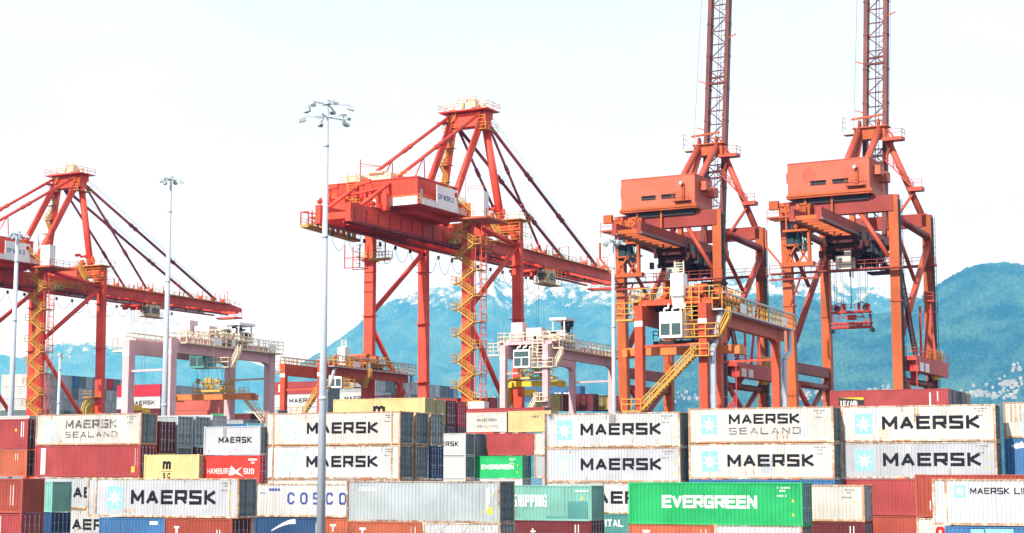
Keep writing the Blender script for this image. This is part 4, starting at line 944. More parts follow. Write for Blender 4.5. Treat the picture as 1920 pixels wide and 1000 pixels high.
    m = MB(); m.box(-3.0, 3.0, 29.6, 31.4, 20.4, 20.9); m.box(-1.2, 1.2, 29.9, 31.1, 20.9, 21.6); m.box(-3.05, -2.7, 29.4, 31.6, 19.9, 20.5); m.box(2.7, 3.05, 29.4, 31.6, 19.9, 20.5); m.build('spreader', yel, t)
    # cable reel beside the waterside right leg
    m = MB(); X, cy, cz, r = a-1.3, b-.6, 19.4, 2.5
    for k in range(26):
        an, an2 = 2*pi*k/26, 2*pi*(k+1)/26
        for xx in (X-.25, X+.25):
            m.beam((xx, cy, cz), (xx, cy+r*cos(an), cz+r*sin(an)), .08); m.beam((xx, cy+r*cos(an), cz+r*sin(an)), (xx, cy+r*cos(an2), cz+r*sin(an2)), .13)
    m.build('cable_reel', yel, t)
    m = MB(); m.tube((X-.18, cy, cz), (X+.18, cy, cz), 1.6, n=22); m.build('reel_cable', olive, t)
    m = MB(); m.box(a-2.0, a+2.0, b-2.4, b-1.2, 22.0, 22.2); m.rail((a-2.0, b-2.4, 22.2), (a+2.0, b-2.4, 22.2)); m.rail((a-2, b-2.4, 22.2), (a-2, b-1.2, 22.2)); m.build('reel_platform', yrail, t)
    return t
gq = 'red quay cranes with their booms lowered'
c2 = build_red_crane('bright red quay crane in the middle, boom lowered, white sign on its machinery house', (-11.16, 272), gq)
c1 = copy_tree(c2); c1['label'] = 'red quay crane cut off by the left edge of the photo, boom lowered'; c1.scale = (.95,)*3
c1.location = (c2.location.x-79.5, c2.location.y+42.2, 0)

def build_old_crane(label, root, group):
    c = Frame(root[0], root[1], QUAY); t = thing('quay_crane', label, 'crane', (root[0], root[1], 0), QUAY, group); V = Vector
    a, b = 7.9, 9.3; BZ0, BZ1 = 42.9, 45.2
    for sx in (-1, 1):
        for sy in (-1, 1):
            m = MB(); dx = .9 if sx < 0 and sy < 0 else 0
            m.beam((sx*a+dx, sy*b, 1), (sx*a, sy*b, 45.2 if sy < 0 else 44.9), 1.35, 1.2)
            m.box(sx*a+dx-2, sx*a+dx+2, sy*b-.9, sy*b+.9, .2, 1.4)
            for z in (17.5, 30.2): m.box(sx*a+dx*.4-.85, sx*a+dx*.4+.85, sy*b-.75, sy*b+.75, z, z+.2)
            m.build('leg', oldor, t)
            if sx > 0:
                m = MB(); z = 3
                for xx in (a+.78, a+1.2): m.beam((xx, sy*b-.3, 3), (xx, sy*b-.3, 44.5), .07)
                while z < 44: m.beam((a+.78, sy*b-.3, z), (a+1.2, sy*b-.3, z), .06); z += .9
                m.box(a+.7, a+.78, sy*b-.62, sy*b+.62, 3, 44.5); m.build('leg_ladder', dark, t)
        # side bracing
        m = MB(); m.tube((sx*a, b-.2, 40.2), (sx*a+(.5 if sx < 0 else 0), -b+.4, 24.3), .48, n=12); m.build('diagonal_brace', salmonframe, t, True)
        m = MB(); m.tube((sx*a, -b+.6, 40.5), (sx*a, .8, 34.2), .3, n=10); m.build('diagonal_brace', salmonframe, t, True)
        m = MB(); m.tube((sx*a, -b, 42.2), (sx*a, b, 41.6), .55, n=12); m.build('tie_tube', oldbeam, t, True)
        m = MB(); m.box(sx*a-.5, sx*a+.5, -b+.5, b-.5, 20.9, 22.4); m.build('portal_tie', oldbeam, t)
        m = MB(); m.tube((sx*a, -b+.4, 19.4), (sx*a, b-.4, 19.4), .5, n=12); m.build('portal_tie', oldbeam, t, True)
        m = MB(); m.tube((sx*a, -b+.5, 21), (sx*a, b-.5, 10.5), .4, n=10); m.build('cross_brace', oldbeam, t, True)
        m = MB(); m.tube((sx*a+.05, b-.5, 20.6), (sx*a+.05, -b+.5, 10.5), .4, n=10); m.build('cross_brace', oldbeam, t, True)
    m = MB(); m.box(-a, a, -b-.75, -b+.55, BZ0, BZ1); m.build('portal_beam', oldbeam, t)
    m = MB(); m.box(-a, a, b-.6, b+.6, BZ0+.2, BZ1-.1); m.build('portal_beam', oldbeam, t)
    for s in (1,):
        m = MB(); m.tube((3.0, -b-.2, 43.2), (a-.9, -b-.2, 36.5), .34, n=10); m.build('knee_brace', salmonframe, t, True)
    # trolley girders
    for s in (-1, 1):
        m = MB(); m.box(s*1.9-.35, s*1.9+.35, -24.7, b+1, 40.05, 41.75); m.build('girder', oldbeam, t)
        m = MB(); m.box(s*1.9+.36, s*1.9+.5, -24.7, b, 40.05, 40.4); m.build('trolley_rail', steelrust, t)
    m = MB()
    for k in range(14): y = -24.4+k*2.4; m.box(-1.5, 1.5, y, y+.35, 40.2, 40.8)
    for y in (-b, b): m.box(-2.3, -1.6, y-.4, y+.4, 41.75, 43); m.box(1.6, 2.3, y-.4, y+.4, 41.75, 43)
    m.build('cross_members', oldor, t)
    # machinery house on top of the landside beam
    x0, x1, y0, y1, z0, z1 = -6.9, 5.0, -11, -3.9, 45.6, 50.5
    m = MB(); m.box(x0, x1, y0, y1, z0+.3, z1); hs = m.build('machinery_house', oldhouse, t)
    m = MB()
    for k in range(24): xx = x0+.25+k*.5; m.box(xx, xx+.06, y0-.035, y0-.004, z0+1.0, z1-.12)
    for k in range(16): yy = y0+.25+k*.5; m.box(x1+.004, x1+.035, yy, yy+.06, z0+1.0, z1-.12)
    m.box(x0-.08, x1+.08, y0-.08, y1+.08, z1, z1+.12); m.build('wall_ribs', oldhouse, hs)
    for xx in (x0+3.4, x0+6.6):
        m = MB(); m.box(xx, xx+2.2, y0-.12, y0-.02, z0+1.6, z0+2.1); m.box(xx-.05, xx+2.25, y0-.35, y0-.02, z0+2.1, z0+2.18); m.build('louvre', dark, hs)
    m = MB(); m.box(x1+.05, x1+1.0, y0+2.0, y0+3.8, z0+2.8, z0+4.1); m.box(x1+.05, x1+1.2, y0+4.8, y0+6.6, z0+2.2, z0+3.6); m.box(x0-.55, x0, y0+1, y0+3, z0+2.4, z0+3.9); each(m, 'vent_hood', oldhouse, hs)
    m = MB(); m.box(x1-3.2, x1-.6, y0-1.0, y0, z0+.9, z0+1.05); m.rail((x1-3.2, y0-1, z0+1.05), (x1-.6, y0-1, z0+1.05)); m.beam((x1-1.8, y0-.2, z0+1), (x1-1.8, y0-.2, z0+3.6), .5, .3); m.build('house_balcony', oldor, hs)
    m = MB(); m.tube((x1-1.9, y0-.4, z0+3.7), (x1-1.9, y0-.9, z0+3.6), .28, n=8); m.build('floodlight', steel, hs)
    m = MB(); m.box(x0-.2, x1+.2, y0-.25, y1+.2, z0-.15, z0+.28); m.box(x0, x1+.4, y0-.4, y0-.25, z0+.1, z0+.5); m.build('house_skid', oldor, t)
    m = MB(); m.box(x0+1.0, x1-.4, y0+.6, y1-.3, z0-.9, z0-.2); m.build('house_underframe', dark, t)
    m = MB()
    for xx in (-4.5, -.6): m.beam((xx, y0+.5, z0), (xx, y0+.5, 40), .28)
    each(m, 'hanger', oldor, t)
    # apex frame
    ax, az = 1.55, 58.5
    for s in (-1, 1):
        m = MB(); m.tube((s*ax, 7.6, az), (s*ax, -9.0, 44.4), .52, n=12); m.build('apex_strut', salmonframe, t, True)
    m = MB(); m.tube((-ax+.1, 7.9, az-.8), (-ax+1.0, -2.0, 46.5), .42, n=12); m.build('apex_strut', salmonframe, t, True)
    m = MB(); m.tube((ax+.3, 8.4, az), (a-.8, b, 45), .5, n=12); m.build('apex_strut', salmonframe, t, True)
    m = MB(); m.tube((-ax-.3, 8.4, az), (-a+.8, b, 45), .5, n=12); m.build('apex_strut', salmonframe, t, True)
    m = MB(); m.box(-ax-.7, ax+.9, 7.2, 8.8, az-1.6, az+.1); m.box(-ax-.9, ax+1.4, 6.8, 9.0, az+.1, az+.28); sheave(m, (-ax, 7.8, az+.9), .6, (1, 0, 0)); sheave(m, (ax-.2, 7.8, az+.9), .6, (1, 0, 0)); m.beam((-2.6, 7, az+1.6), (2.2, 7, az+1.9), .3, .3); m.build('apex_beam', oldor, t)
    m = MB(); m.box(-3.9, -ax-.6, 6.8, 8.4, az-.7, az-.3); m.rail((-3.9, 6.8, az-.3), (-1.8, 6.8, az-.3), 2.4, .9, .06, (.35, .7, 1)); m.rail((-3.9, 6.8, az-.3), (-3.9, 8.4, az-.3), 2.4, .9, .06, (.35, .7, 1)); m.build('apex_cage', orailpale, t)
    m = MB(); q1 = V((3.9, b-2.3, 56.7)); m.box(q1.x-1.7, q1.x+1.4, q1.y-.8, q1.y+1.0, q1.z-.5, q1.z); m.rail((q1.x-1.0, q1.y-.8, q1.z), (q1.x+1.4, q1.y-.8, q1.z)); m.rail((q1.x+1.4, q1.y-.8, q1.z), (q1.x+1.4, q1.y+1, q1.z)); m.beam((1.8, 8, az+1), q1, .22); m.beam((2.0, 8.5, az-5), q1, .28)
    q2 = V((6.9, b-1.3, 49.0)); m.box(q2.x-1.2, q2.x+.9, q2.y-.8, q2.y+.8, q2.z-.6, q2.z); m.rail((q2.x-.8, q2.y-.8, q2.z), (q2.x+.9, q2.y-.8, q2.z)); m.stair((1.6, 7.6, az-4.2), q2+V((-.6, 0, -.1)), .7, .08); m.beam(q2, (2.6, b-1, 43.5), .35); m.build('side_platforms', salmonframe, t)
    # raised boom: two box chords with braces, leaning slightly back
    hy, hz = b+1.2, 42.5; L_ = 62; dn = V((0, sin(radians(7)), cos(radians(7)))); O = V((0, hy-1.5, hz))
    bs = []
    for s in (-1, 1):
        m = MB(); p = O+V((s*1.55, 0, 0)); m.beam(p-dn*.5, p+dn*L_, .62, 1.25)
        for k in range(11): q = p+dn*(4+k*5.6); m.beam(q, q+dn*.25, .75, 1.4)
        bs.append(m.build('boom_chord', boomdark, t))
    m = MB(); s_ = 2.3
    k = 0; z = 2.0
    while z < L_-3:
        A = O+dn*z; B = O+dn*(z+s_)
        m.beam(A+V((-1.3, 0, 0)), A+V((1.3, 0, 0)), .17); e = 1 if k % 2 else -1
        m.beam(A+V((-1.3*e, 0, 0)), B+V((1.3*e, 0, 0)), .15)
        if k % 7 == 4: m.beam(A+V((-1.6, -.5, 0)), A+V((1.6, -.5, 0)), .4, .3); m.beam(A+V((-1.3, 0, .1))+dn, A+V((1.3, 0, .2))+dn, .3, .3); m.beam(A+V((1.3*e, 0, 0)), B+V((-1.3*e, 0, 0)), .15)
        z += s_; k += 1
    m.build('boom_bracing', boomdark, t)
    m = MB()
    for xx, dy in ((.1, -.3), (.55, -.3), (-.15, .3)): m.tube(O+V((xx, dy, 0))+dn*1, O+V((xx, dy, 0))+dn*(L_-1), .05, n=4)
    for k in range(70): q = O+dn*(2+k*.8); m.beam(q+V((.1, -.3, 0)), q+V((.55, -.3, 0)), .05)
    m.build('boom_ladder', rope, t)
    m = MB()
    for k in range(6): q = O+V((.95, -.5, 0))+dn*(17.3+4.6*k); m.box(q.x-.22, q.x+.22, q.y-.2, q.y+.2, q.z-.25, q.z+.2)
    each(m, 'boom_lamp', steel, t)
    m = MB()
    for k, s in ((19.5, -1), (27.5, -1), (35, 1), (44, -1)): q = O+V((s*1.8, -.4, 0))+dn*k; m.beam(q, q+V((s*1.3, 0, .5)), .16)
    m.build('boom_hooks', oldor, t)
    m = MB(); q = O+dn*L_
    m.tube(q+V((2.9, -1.5, 0)), V((2.9, 8, az)), .03, n=4); m.tube(q+V((-2.3, -1.5, 0)), V((-2.4, 7.5, az)), .03, n=4); m.build('boom_hoist_ropes', rope, t)
    # cluttered landside end: cable gear, electrical boxes, frames
    m = MB(); Y0 = -b-1.6
    m.box(-a-1.4, -a+3.6, Y0-2.4, Y0+1, 42.5, 42.7); 
    for z in (42.7, 41.6): m.rail((-a-1.4, Y0-2.4, z), (-a+4.4, Y0-2.4, z), 1.1)
    m.rail((-a+4.4, Y0-2.4, 42.7), (-a+4.4, -b-8, 40.9)); m.beam((-a+4.6, Y0-2, 44), (-a+4.6, Y0-2, 36), .45); m.box(-a+.9, -a+4.6, Y0-2.5, Y0+.5, 40.4, 40.7)
    greebles(m, -a-1.2, -a+4.2, Y0-2, Y0+1, 43.0, 44.8, 16, .4, 1.4, rc); greebles(m, -a+1.2, -a+4.2, Y0-2, Y0+1, 40.8, 42.4, 16, .3, 1.2, rc)
    for xx in (-a+1.4, -a+2.8, -a+4.4): m.beam((xx, Y0-2.3, 40.4), (xx, Y0-2.3, 44), .2)
    m.build('landside_gallery', oldor, t)
    m = MB(); m.box(-a+1.0, -a+2.1, Y0-1.3, Y0-.2, 38.2, 42.2); m.box(-a+1.6, -a+3.0, Y0-1.1, Y0-.2, 37.8, 40.2)
    for k in range(7): xx = -a+3.0+(k % 4)*.4; m.path([V((xx+.5*sin(k), Y0-1.4-k*.15, 40.4)), V((xx+.2, Y0-1.4-k*.15, 38.8-.4*(k % 3))), V((xx+.4*cos(k), Y0-1.4-k*.15, 37.6)), V((xx+.3, Y0-1.5-k*.15, 39.2))], .06, 4)
    m.build('cable_boxes', darkbox, t)
    m = MB(); 
    for p, q in (((-a+.8, 36), (-a+2.6, 38.6)), ((-a+2.6, 38.6), (-a+4.4, 36)), ((-a+.7, 38.6), (-a+5.0, 38.6)), ((-a-1.9, 41), (-a-1.9, 38.6)), ((-a-1.9, 38.6), (-a+.2, 36.0)), ((-a+4.6, 38.6), (-a+2.8, 36)), ((-a+.8, 38.6), (-a+2.2, 36))): m.beam((p[0], Y0-1.6, p[1]), (q[0], Y0-1.6, q[1]), .26)
    m.box(-a+.3, -a+5.2, Y0-2.2, Y0-1.2, 35.5, 36.1); m.build('cable_truss', oldor, t)
    m = MB()
    for y, r_ in ((Y0, 1), (b-1, 1)):
        m.box(-a-1.8, a+1.4, y-.6, y+.5, 34.7, 34.9) if y < 0 else m.box(-a, a+1.4, y-.6, y+.5, 37.0, 37.3)
        z = 34.9 if y < 0 else 37.3; m.rail((-a-1.8, y-.6, z), (a+1.4, y-.6, z), 1.1)
        m.beam((-a-1.8, y-.6, z-1.0), (-a+5.5, y-.6, z-1.0), .25) if y < 0 else None
    m.beam((-a+1, Y0-.3, 34.6), (-a+2.2, Y0, 31.8), .16); m.beam((-a+2.9, Y0-.3, 34.6), (-a+1, Y0, 30.2), .2); m.build('portal_walkway', oldbeam, t)
    # trolley: dark winch mass, cab, ropes, spreader
    ty = -4.3; m = MB(); m.box(-2.6, 2.6, ty-4.5, ty+5.5, 39.0, 40.0); m.box(-2.0, 3.0, ty-3.5, ty+4.5, 38.0, 39.0); greebles(m, -3.0, 3.6, ty-5, ty+7, 37.4, 39.8, 60, .4, 1.3, rc); greebles(m, -1.8, 3.6, ty+1, ty+9, 36.4, 39.8, 50, .4, 1.2, rc)
    for k in range(14): xx = rc.uniform(-2.6, 3.6); yy = rc.uniform(ty-4, ty+10); m.beam((xx, yy, 40), (xx, yy, rc.uniform(35, 37)), .13)
    m.box(.4, 3.8, ty+7, ty+9.8, 35.8, 36.1)
    tr = m.build('trolley', darkred2, t)
    m = MB(); greebles(m, -2.6, 3.8, ty-3.5, ty+9, 37.8, 40.0, 60, .6, 1.8, rc); m.build('trolley_winches', dark, tr)
    m = MB(); m.box(-1.1, 1.1, ty-3.6, ty-1.2, 35.3, 37.3); m.box(.1, 1.2, ty-3.4, ty-1.2, 37.3, 38.1); m.build('drivers_cab', beige, tr)
    m = MB(); m.box(-.7, -.1, ty-3.63, ty-3.6, 36.3, 37.0); m.build('cab_window', glass, tr)
    m = MB()
    for xx in (-2.3, -1.3, 1.2, 2.3):
        for yy in (-.5, .5): m.tube((xx, ty+yy, 36), (xx, ty+yy, 30.3), .03, n=4)
    m.tube((0, ty, 36), (0, ty, 30), .06, n=4); m.build('rope_falls', rope, t)
    m = MB(); 
    for yy in (-.55, .55):
        m.beam((-2.8, ty+yy, 27.9), (2.8, ty+yy, 27.9), .16, .28); m.beam((-2.9, ty+yy, 26.3), (2.9, ty+yy, 26.3), .2, .26); m.beam((-2.9, ty+yy, 25.7), (2.9, ty+yy, 25.7), .2, .3)
        for k in range(9): m.beam((-2.6+k*.6, ty+yy, 25.7), (-2.3+k*.6, ty+yy, 26.3), .1); m.beam((-2.3+k*.6, ty+yy, 26.3), (-2.0+k*.6, ty+yy, 25.7), .1) if k < 8 else None
    for s in (-1, 1):
        sheave(m, (s*2.1, ty, 28.5), .52, (0, 1, 0), .3); m.beam((s*2.75, ty-.4, 26.2), (s*2.75, ty-.4, 28.9), .2); m.tube((s*2.7, ty-.4, 28.9), (s*1.4, ty-.4, 29.3), .07); m.tube((s*1.4, ty-.4, 28), (s*1.4, ty-.4, 29.3), .07); m.tube((s*1.1, ty, 28.0), (s*1.1, ty, 29.2), .24); m.beam((s*2.2, ty-.4, 26.3), (s*1.6, ty-.4, 27.8), .14)
    m.box(-.6, .6, ty-.4, ty+.4, 26.8, 27.5); m.beam((-1.6, ty, 27.2), (1.6, ty, 27.2), .14); m.rail((-1.2, ty-.5, 28.1), (1.2, ty-.5, 28.1), .9, .5, .05); m.box(.8, 1.7, ty-.7, ty-.5, 25.7, 26.3)
    sp = m.build('spreader', oldred, t)
    m = MB()
    for s in (-1, 1): m.box(s*2.95-.18, s*2.95+.18, ty-.8, ty+.8, 25.0, 25.5); sheave(m, (s*2.1, ty-.3, 28.4), .35, (0, 1, 0), .3); m.box(s*2.9-.12, s*2.9+.12, ty-.55, ty-.4, 25.8, 27.4)
    m.build('twistlocks', dark, sp)
    # machinery platform and cable reel low on the right frame
    m = MB(); m.box(a-.4, a+2.2, -b+1, b+1.5, 22.1, 22.7); m.box(a+.8, a+2.2, -b+2, b+1, 20.6, 22.1); m.rail((a+2.2, -b+1, 22.7), (a+2.2, b+1.5, 22.7)); m.rail((a-.4, -b+1, 22.7), (a+2.2, -b+1, 22.7)); m.beam((a+.5, -2, 22.2), (a+.5, -3.5, 19.2), 1.6, 1.6, .5, .5)
    for z in (10.5, 12.5, 14.8): m.box(a+.9, a+2.6, -b-.6, -b+1.4, z-.12, z); m.rail((a+.9, -b-.6, z), (a+2.6, -b-.6, z)); m.rail((a+2.6, -b-.6, z), (a+2.6, -b+1.4, z)); m.stair((a+1.0, -b-.3, z), (a+2.4, -b-.3, z+2.0), .5)
    m.beam((a+2.6, -b-.4, 9), (a+2.6, -b-.4, 22), .12); m.tube((a+1.6, -3, 22.7), (a+1.6, -3, 30), .18, n=8); m.beam((a+1, 1, 22.7), (a+2.0, 1, 31), .3); m.beam((a+2.6, 1, 22.7), (a+2.0, 1, 31), .3); m.box(a+1.3, a+2.7, .4, 1.6, 31, 31.2); m.rail((a+1.3, .4, 31.2), (a+2.7, .4, 31.2))
    m.build('machinery_platform', oldred, t)
    m = MB(); m.stair((a+1.6, -b+3.0, 22.8), (a-.6, -b-.2, 42.0), .8, .08); m.build('long_ladder', darkred2, t)
    m = MB(); m.box(a+1.6, a+2.23, -b+3, -b+5, 20.7, 21.9); m.box(a+1.6, a+2.23, -b+6, -b+8, 20.7, 21.9); each(m, 'notice_board', cabwhite, t)
    m = MB(); cy, cz, r = 5.3, 22.2, 2.15; X = a+1.5
    for k in range(24):
        an = 2*pi*k/24; m.beam((X-.2, cy, cz), (X-.2, cy+r*cos(an), cz+r*sin(an)), .09); m.beam((X+.25, cy, cz), (X+.25, cy+r*cos(an), cz+r*sin(an)), .09)
        an2 = 2*pi*(k+1)/24
        for xx in (X-.2, X+.25): m.beam((xx, cy+r*cos(an), cz+r*sin(an)), (xx, cy+r*cos(an2), cz+r*sin(an2)), .14)
    m.build('cable_reel', yel, t)
    m = MB(); m.tube((X-.15, cy, cz), (X+.2, cy, cz), 1.45, n=22); m.build('reel_cable', olive, t)
    m = MB(); m.box(a+.8, a+2.0, b-1.9, b-.6, 22.7, 24.4); m.build('reel_motor_box', beige, t)
    m = MB(); m.tube((-a+.7+.75, -b-.9, 12.4), (-a+.7+.2, -b-1.4, 12.5), .28, n=8); m.build('floodlight', steel, t)
    return t
boomdark = paint('boom_dark_red_paint', (.12, .018, .014), .45, var=.2, scale=.5, rustcol=(.08, .03, .02))
lampgrey = plain('lamp_grey', (.36, .42, .42))
salmonframe = paint('crane_light_orange_paint', (.46, .075, .038), .2, var=.1, scale=.5)
orailpale = plain('pale_railing_paint', (.52, .42, .38), .5); steelrust = plain('rusty_rail_steel', (.25, .17, .15), .5)
darkred2 = plain('dark_red_machinery', (.075, .014, .014), .6); oldred = paint('crane_bright_red_paint', (.48, .045, .03), .3, scale=.6); darkbox = plain('dark_blue_cable_box', (.02, .045, .06), .6)
go = 'orange quay cranes with their booms raised'
SPZ = 1.6
c4 = build_old_crane('orange quay crane at the right with raised boom and round patch on its house', (50.75, 240), go)
for o in c4.children:
    if o.name.startswith('spreader'): o.location.z = SPZ
c3 = copy_tree(c4); c3['label'] = 'orange quay crane with raised boom behind the orange yard crane, second from right'
c3.location = (27.75, 253, 0)
for o in list(c3.children):
    if o.name.startswith(('spreader', 'rope_falls')): o.location = (0, 0, 5.0) if o.name.startswith('spreader') else (0, 0, 0)

hs4 = [o for o in c4.children if o.name.startswith('machinery_house')][0]
pm = MB(); pm.add([(-3.7+1.05*sin(2*pi*k/28), -11.012, 48.7+1.05*cos(2*pi*k/28)) for k in range(28)], [tuple(range(28))]); pm.build('round_patch', paint('round_patch_paint', (.47, .085, .045), .1), hs4)
# the house ribs stand proud of the patch, as paint would lie between them
# ================================================================== yard cranes
def yard_crane(label, X, Y, b, ztop, body, shade, railm, tpos, hang, stairs, group, kind):
    t = thing('yard_crane', label, 'gantry crane', (X, Y, 0), 25, group); V = Vector; a = 3.3; ov = 2.2 if kind == 'o' else .7; LW, LD = (1.0, 1.25) if Y < 230 and kind == 'p' else (.82, .88); gz0, gz1 = ztop-1.75, ztop
    for sx in (-1, 1):
        for sy in (-1, 1):
            m = MB(); m.beam((sx*a, sy*b, 1.6), (sx*a, sy*b, ztop+.02), LW, LD)
            if sy > 0: m.beam((sx*a, b, gz0-.1), (sx*a, b-1.6, gz0+.4), .7, .9)
            m.build('leg', body, t)
            w_ = MB()
            for dx in (-1.3, 1.3): w_.tube((sx*a+dx-.35*0, sy*b-.3, .8), (sx*a+dx, sy*b+.3, .8), .8, n=16)
            each(w_, 'wheel', dark, t, True)
            if sy < 0:
                m = MB(); m.box(sx*a-LW/2-.02, sx*a+LW/2+.02, -b-LD/2-.03, -b-LD/2-.004, gz0-.3, gz0+.25); m.build('white_band', cabwhite, t)
        m = MB(); m.box(sx*a-.36, sx*a+.36, -b+LD/2, b+ov, gz0, gz1); m.build('girder', body, t)
        # walkway along the outer side of the girder
        m = MB(); x = sx*(a+.95) if sx > 0 else sx*(a+.9)
        m.box(min(sx*(a+.46), sx*(a+1.5)), max(sx*(a+.46), sx*(a+1.5)), -b+1.2, b+ov+.4, gz1-.55, gz1-.4); m.build('walkway', steel if kind == 'o' else railm, t)
        m = MB(); m.rail((sx*(a+1.5), -b+1.2, gz1-.4), (sx*(a+1.5), b+ov+.4, gz1-.4), 1.55, 1.2, .09, (.35, .7, 1)); m.rail((sx*(a+.5), -b+1.2, gz1-.4), (sx*(a+.5), b+ov+.4, gz1-.4), 1.5, 1.5, .08)
        m.build('walkway_railing', railm, t)
        m = MB()
        if kind == 'o': m.box(sx*(a+1.4), sx*(a+1.4)+.25, -b+1.4, b+ov, gz1+1.1, gz1+1.26) if sx > 0 else m.box(sx*(a+1.4)-.25, sx*(a+1.4), -b+1.4, b+ov, gz1+1.1, gz1+1.26)
        else: m.box(sx*(a+.2)-.1, sx*(a+.2)+.1, -b+1.4, b+ov, gz1+.02, gz1+.3)
        m.build('cable_tray', steel if kind == 'o' else shade, t)
    m = MB(); m.box(a+1.52, a+1.58, -b+7, -b+8.9, gz1-.3, gz1+.6); m.box(a+1.52, a+1.58, b-2.5, b-.8, gz1-.3, gz1+.6); m.box(a+1.52, a+1.58, -b+11.3, -b+12.0, gz1-.3, gz1+.7); each(m, 'notice_board', cabwhite, t)
    for sy in (-1, 1):
        m = MB(); m.box(-a+.5, a-.5, sy*b-.5, sy*b+.5, 1.6, 2.5); m.build('sill_beam', body, t)
        m = MB(); m.beam((-a+.5, sy*b, ztop-4.0), (a-.5, sy*b, ztop-3.9), .24); m.build('tie_bar', body, t)
    if kind == 'o':
        m = MB(); m.path([V((a+.9, -b+2.5, gz1-.5)), V((a+.9, -b+.6, gz0-2.2)), V((a+.9, -b, gz0-2.6)), V((a+.9, -b, 2.5))], .28, 8); m.build('duct', steel, t); m = MB(); m.path([V((a+.9, b+2.4, gz1-.6)), V((a+.9, b+2.4, gz0-1.2)), V((a+.9, b+.2, gz0-2.2)), V((a+.9, b, 2.5))], .28, 8); m.build('duct', steel, t)
    # trolley
    ty = tpos; sy_ = hang[4] if hang and len(hang) > 4 else 0; tz = gz1+.15
    m = MB(); m.box(-a-.5, a+.5, ty-3.4, ty+3.4, tz, tz+.5); m.box(-a-1.3, a+1.3, ty-3.0, ty-2.2, tz+.1, tz+.6)
    for sx in (-1, 1):
        for yy in (-3, 3): m.tube((sx*a-.2, ty+yy, tz), (sx*a+.2, ty+yy, tz), .45, n=12)
    tr = m.build('trolley', body, t)
    m = MB(); R = random.Random(int(X*10)+3)
    greebles(m, -a, a, ty-3, ty+3, tz+.9, tz+1.9, 12, .5, 1.4, R); greebles(m, -a-1, a+1, ty-3.4, ty+3.4, tz+.5, tz+1.7, 40, .15, .6, R); m.tube((-1.8, ty+.5, tz+1.4), (1.8, ty+.5, tz+1.4), .8, n=14); m.build('hoist_machinery', body if kind == 'o' else pinkwhite, tr)
    m = MB(); greebles(m, -a+.4, a-.2, ty-2.5, ty+2.5, tz-1.2, tz+1.0, 16, .4, 1.1, R); greebles(m, -a-1, a+1, ty-3.4, ty+3.6, tz-.8, tz+1.6, 40, .12, .5, R)
    for k in range(14): xx = R.uniform(-3, 3); yy = ty+R.uniform(-3.4, 3.4); m.path([V((xx, yy, tz+1.2)), V((xx+R.uniform(-.6, .6), yy, tz-.6)), V((xx+R.uniform(-1.4, 1.4), yy, tz-R.uniform(.4, 2.4)))], .035, 4); m.tube((-.5, ty+1.5, tz+1.5), (2.2, ty+1.5, tz+1.5), .75, n=14); m.build('hoist_drum', dark, tr)
    m = MB()
    for p, q in (((-a-1.3, -3.6), (a+1.3, -3.6)), ((a+1.3, -3.6), (a+1.3, 3.6)), ((-a-1.3, 3.6), (a+1.3, 3.6)), ((-a-1.3, -3.6), (-a-1.3, 3.6))): m.rail((p[0], ty+p[1], tz+.5), (q[0], ty+q[1], tz+.5), 1.2, 1.0, .08)
    m.box(-a-1.3, -a-.5, ty-3.6, ty+3.6, tz+.35, tz+.5); m.box(a+.5, a+1.3, ty-3.6, ty+3.6, tz+.35, tz+.5)
    for k in range(9): m.beam((1.0, ty-3.8, tz+.6-k*.45), (2.6, ty-3.8, tz+.6-k*.45), .08)
    for xx in (1.0, 1.8, 2.6): m.beam((xx, ty-3.8, tz+1.6), (xx, ty-3.8, tz-3.4), .1)
    m.build('trolley_railing', railm, tr)
    if kind == 'o':
        m = MB(); m.box(-.2, 1.1, ty-4.2, ty-2.9, tz+.8, tz+3.0); m.beam((.4, ty-3.5, tz+.8), (.4, ty-3.5, tz-.4), 1.3, .7, 1.0, .6); m.build('electrical_cabinet', cabwhite, tr)
        m = MB()
        for xx in (0, .9): m.beam((xx, ty-3.4, tz+3), (xx, ty-3.4, tz+4.3), .1)
        for k in range(5): m.beam((0, ty-3.4, tz+3.1+k*.25), (.9, ty-3.4, tz+3.1+k*.25), .06)
        m.build('cabinet_frame', pinkwhite, tr)
    else:
        m = MB(); m.box(-2.6, -.9, ty-3.2, ty-1.4, tz+.6, tz+3.2); m.build('electrical_cabinet', pinkpale, tr)
        m = MB(); m.box(-.6, 1.8, ty-2.6, ty-.8, tz+.7, tz+2.4); m.build('engine_cover', pinkpale, tr)
        TH = 2.8 if Y < 230 else 3.8
        m = MB(); m.tube((2.4, ty+3, tz+.8), (2.4, ty+3, tz+2.4), .8, n=12)
        for xx in (1.6, 3.4):
            for yy in (2, 5): m.beam((xx, ty+yy, tz+.5), (xx, ty+yy, tz+TH), .16)
        m.box(1.2, 3.8, ty+1.6, ty+5.4, tz+TH, tz+TH+.35); m.build('exhaust_tower', cabwhite, tr)
        m = MB(); greebles(m, 1.5, 3.6, ty+2, ty+5, tz+1, tz+TH-.2, 12, .3, .9, R); m.build('fan_units', dark, tr)
    # cab
    if kind == 'o': cx0, cx1 = -.9, 1.4
    else: cx0, cx1 = (.9, 3.4) if Y < 230 else (-1.2, 1.3)
    cz = tz-3.35
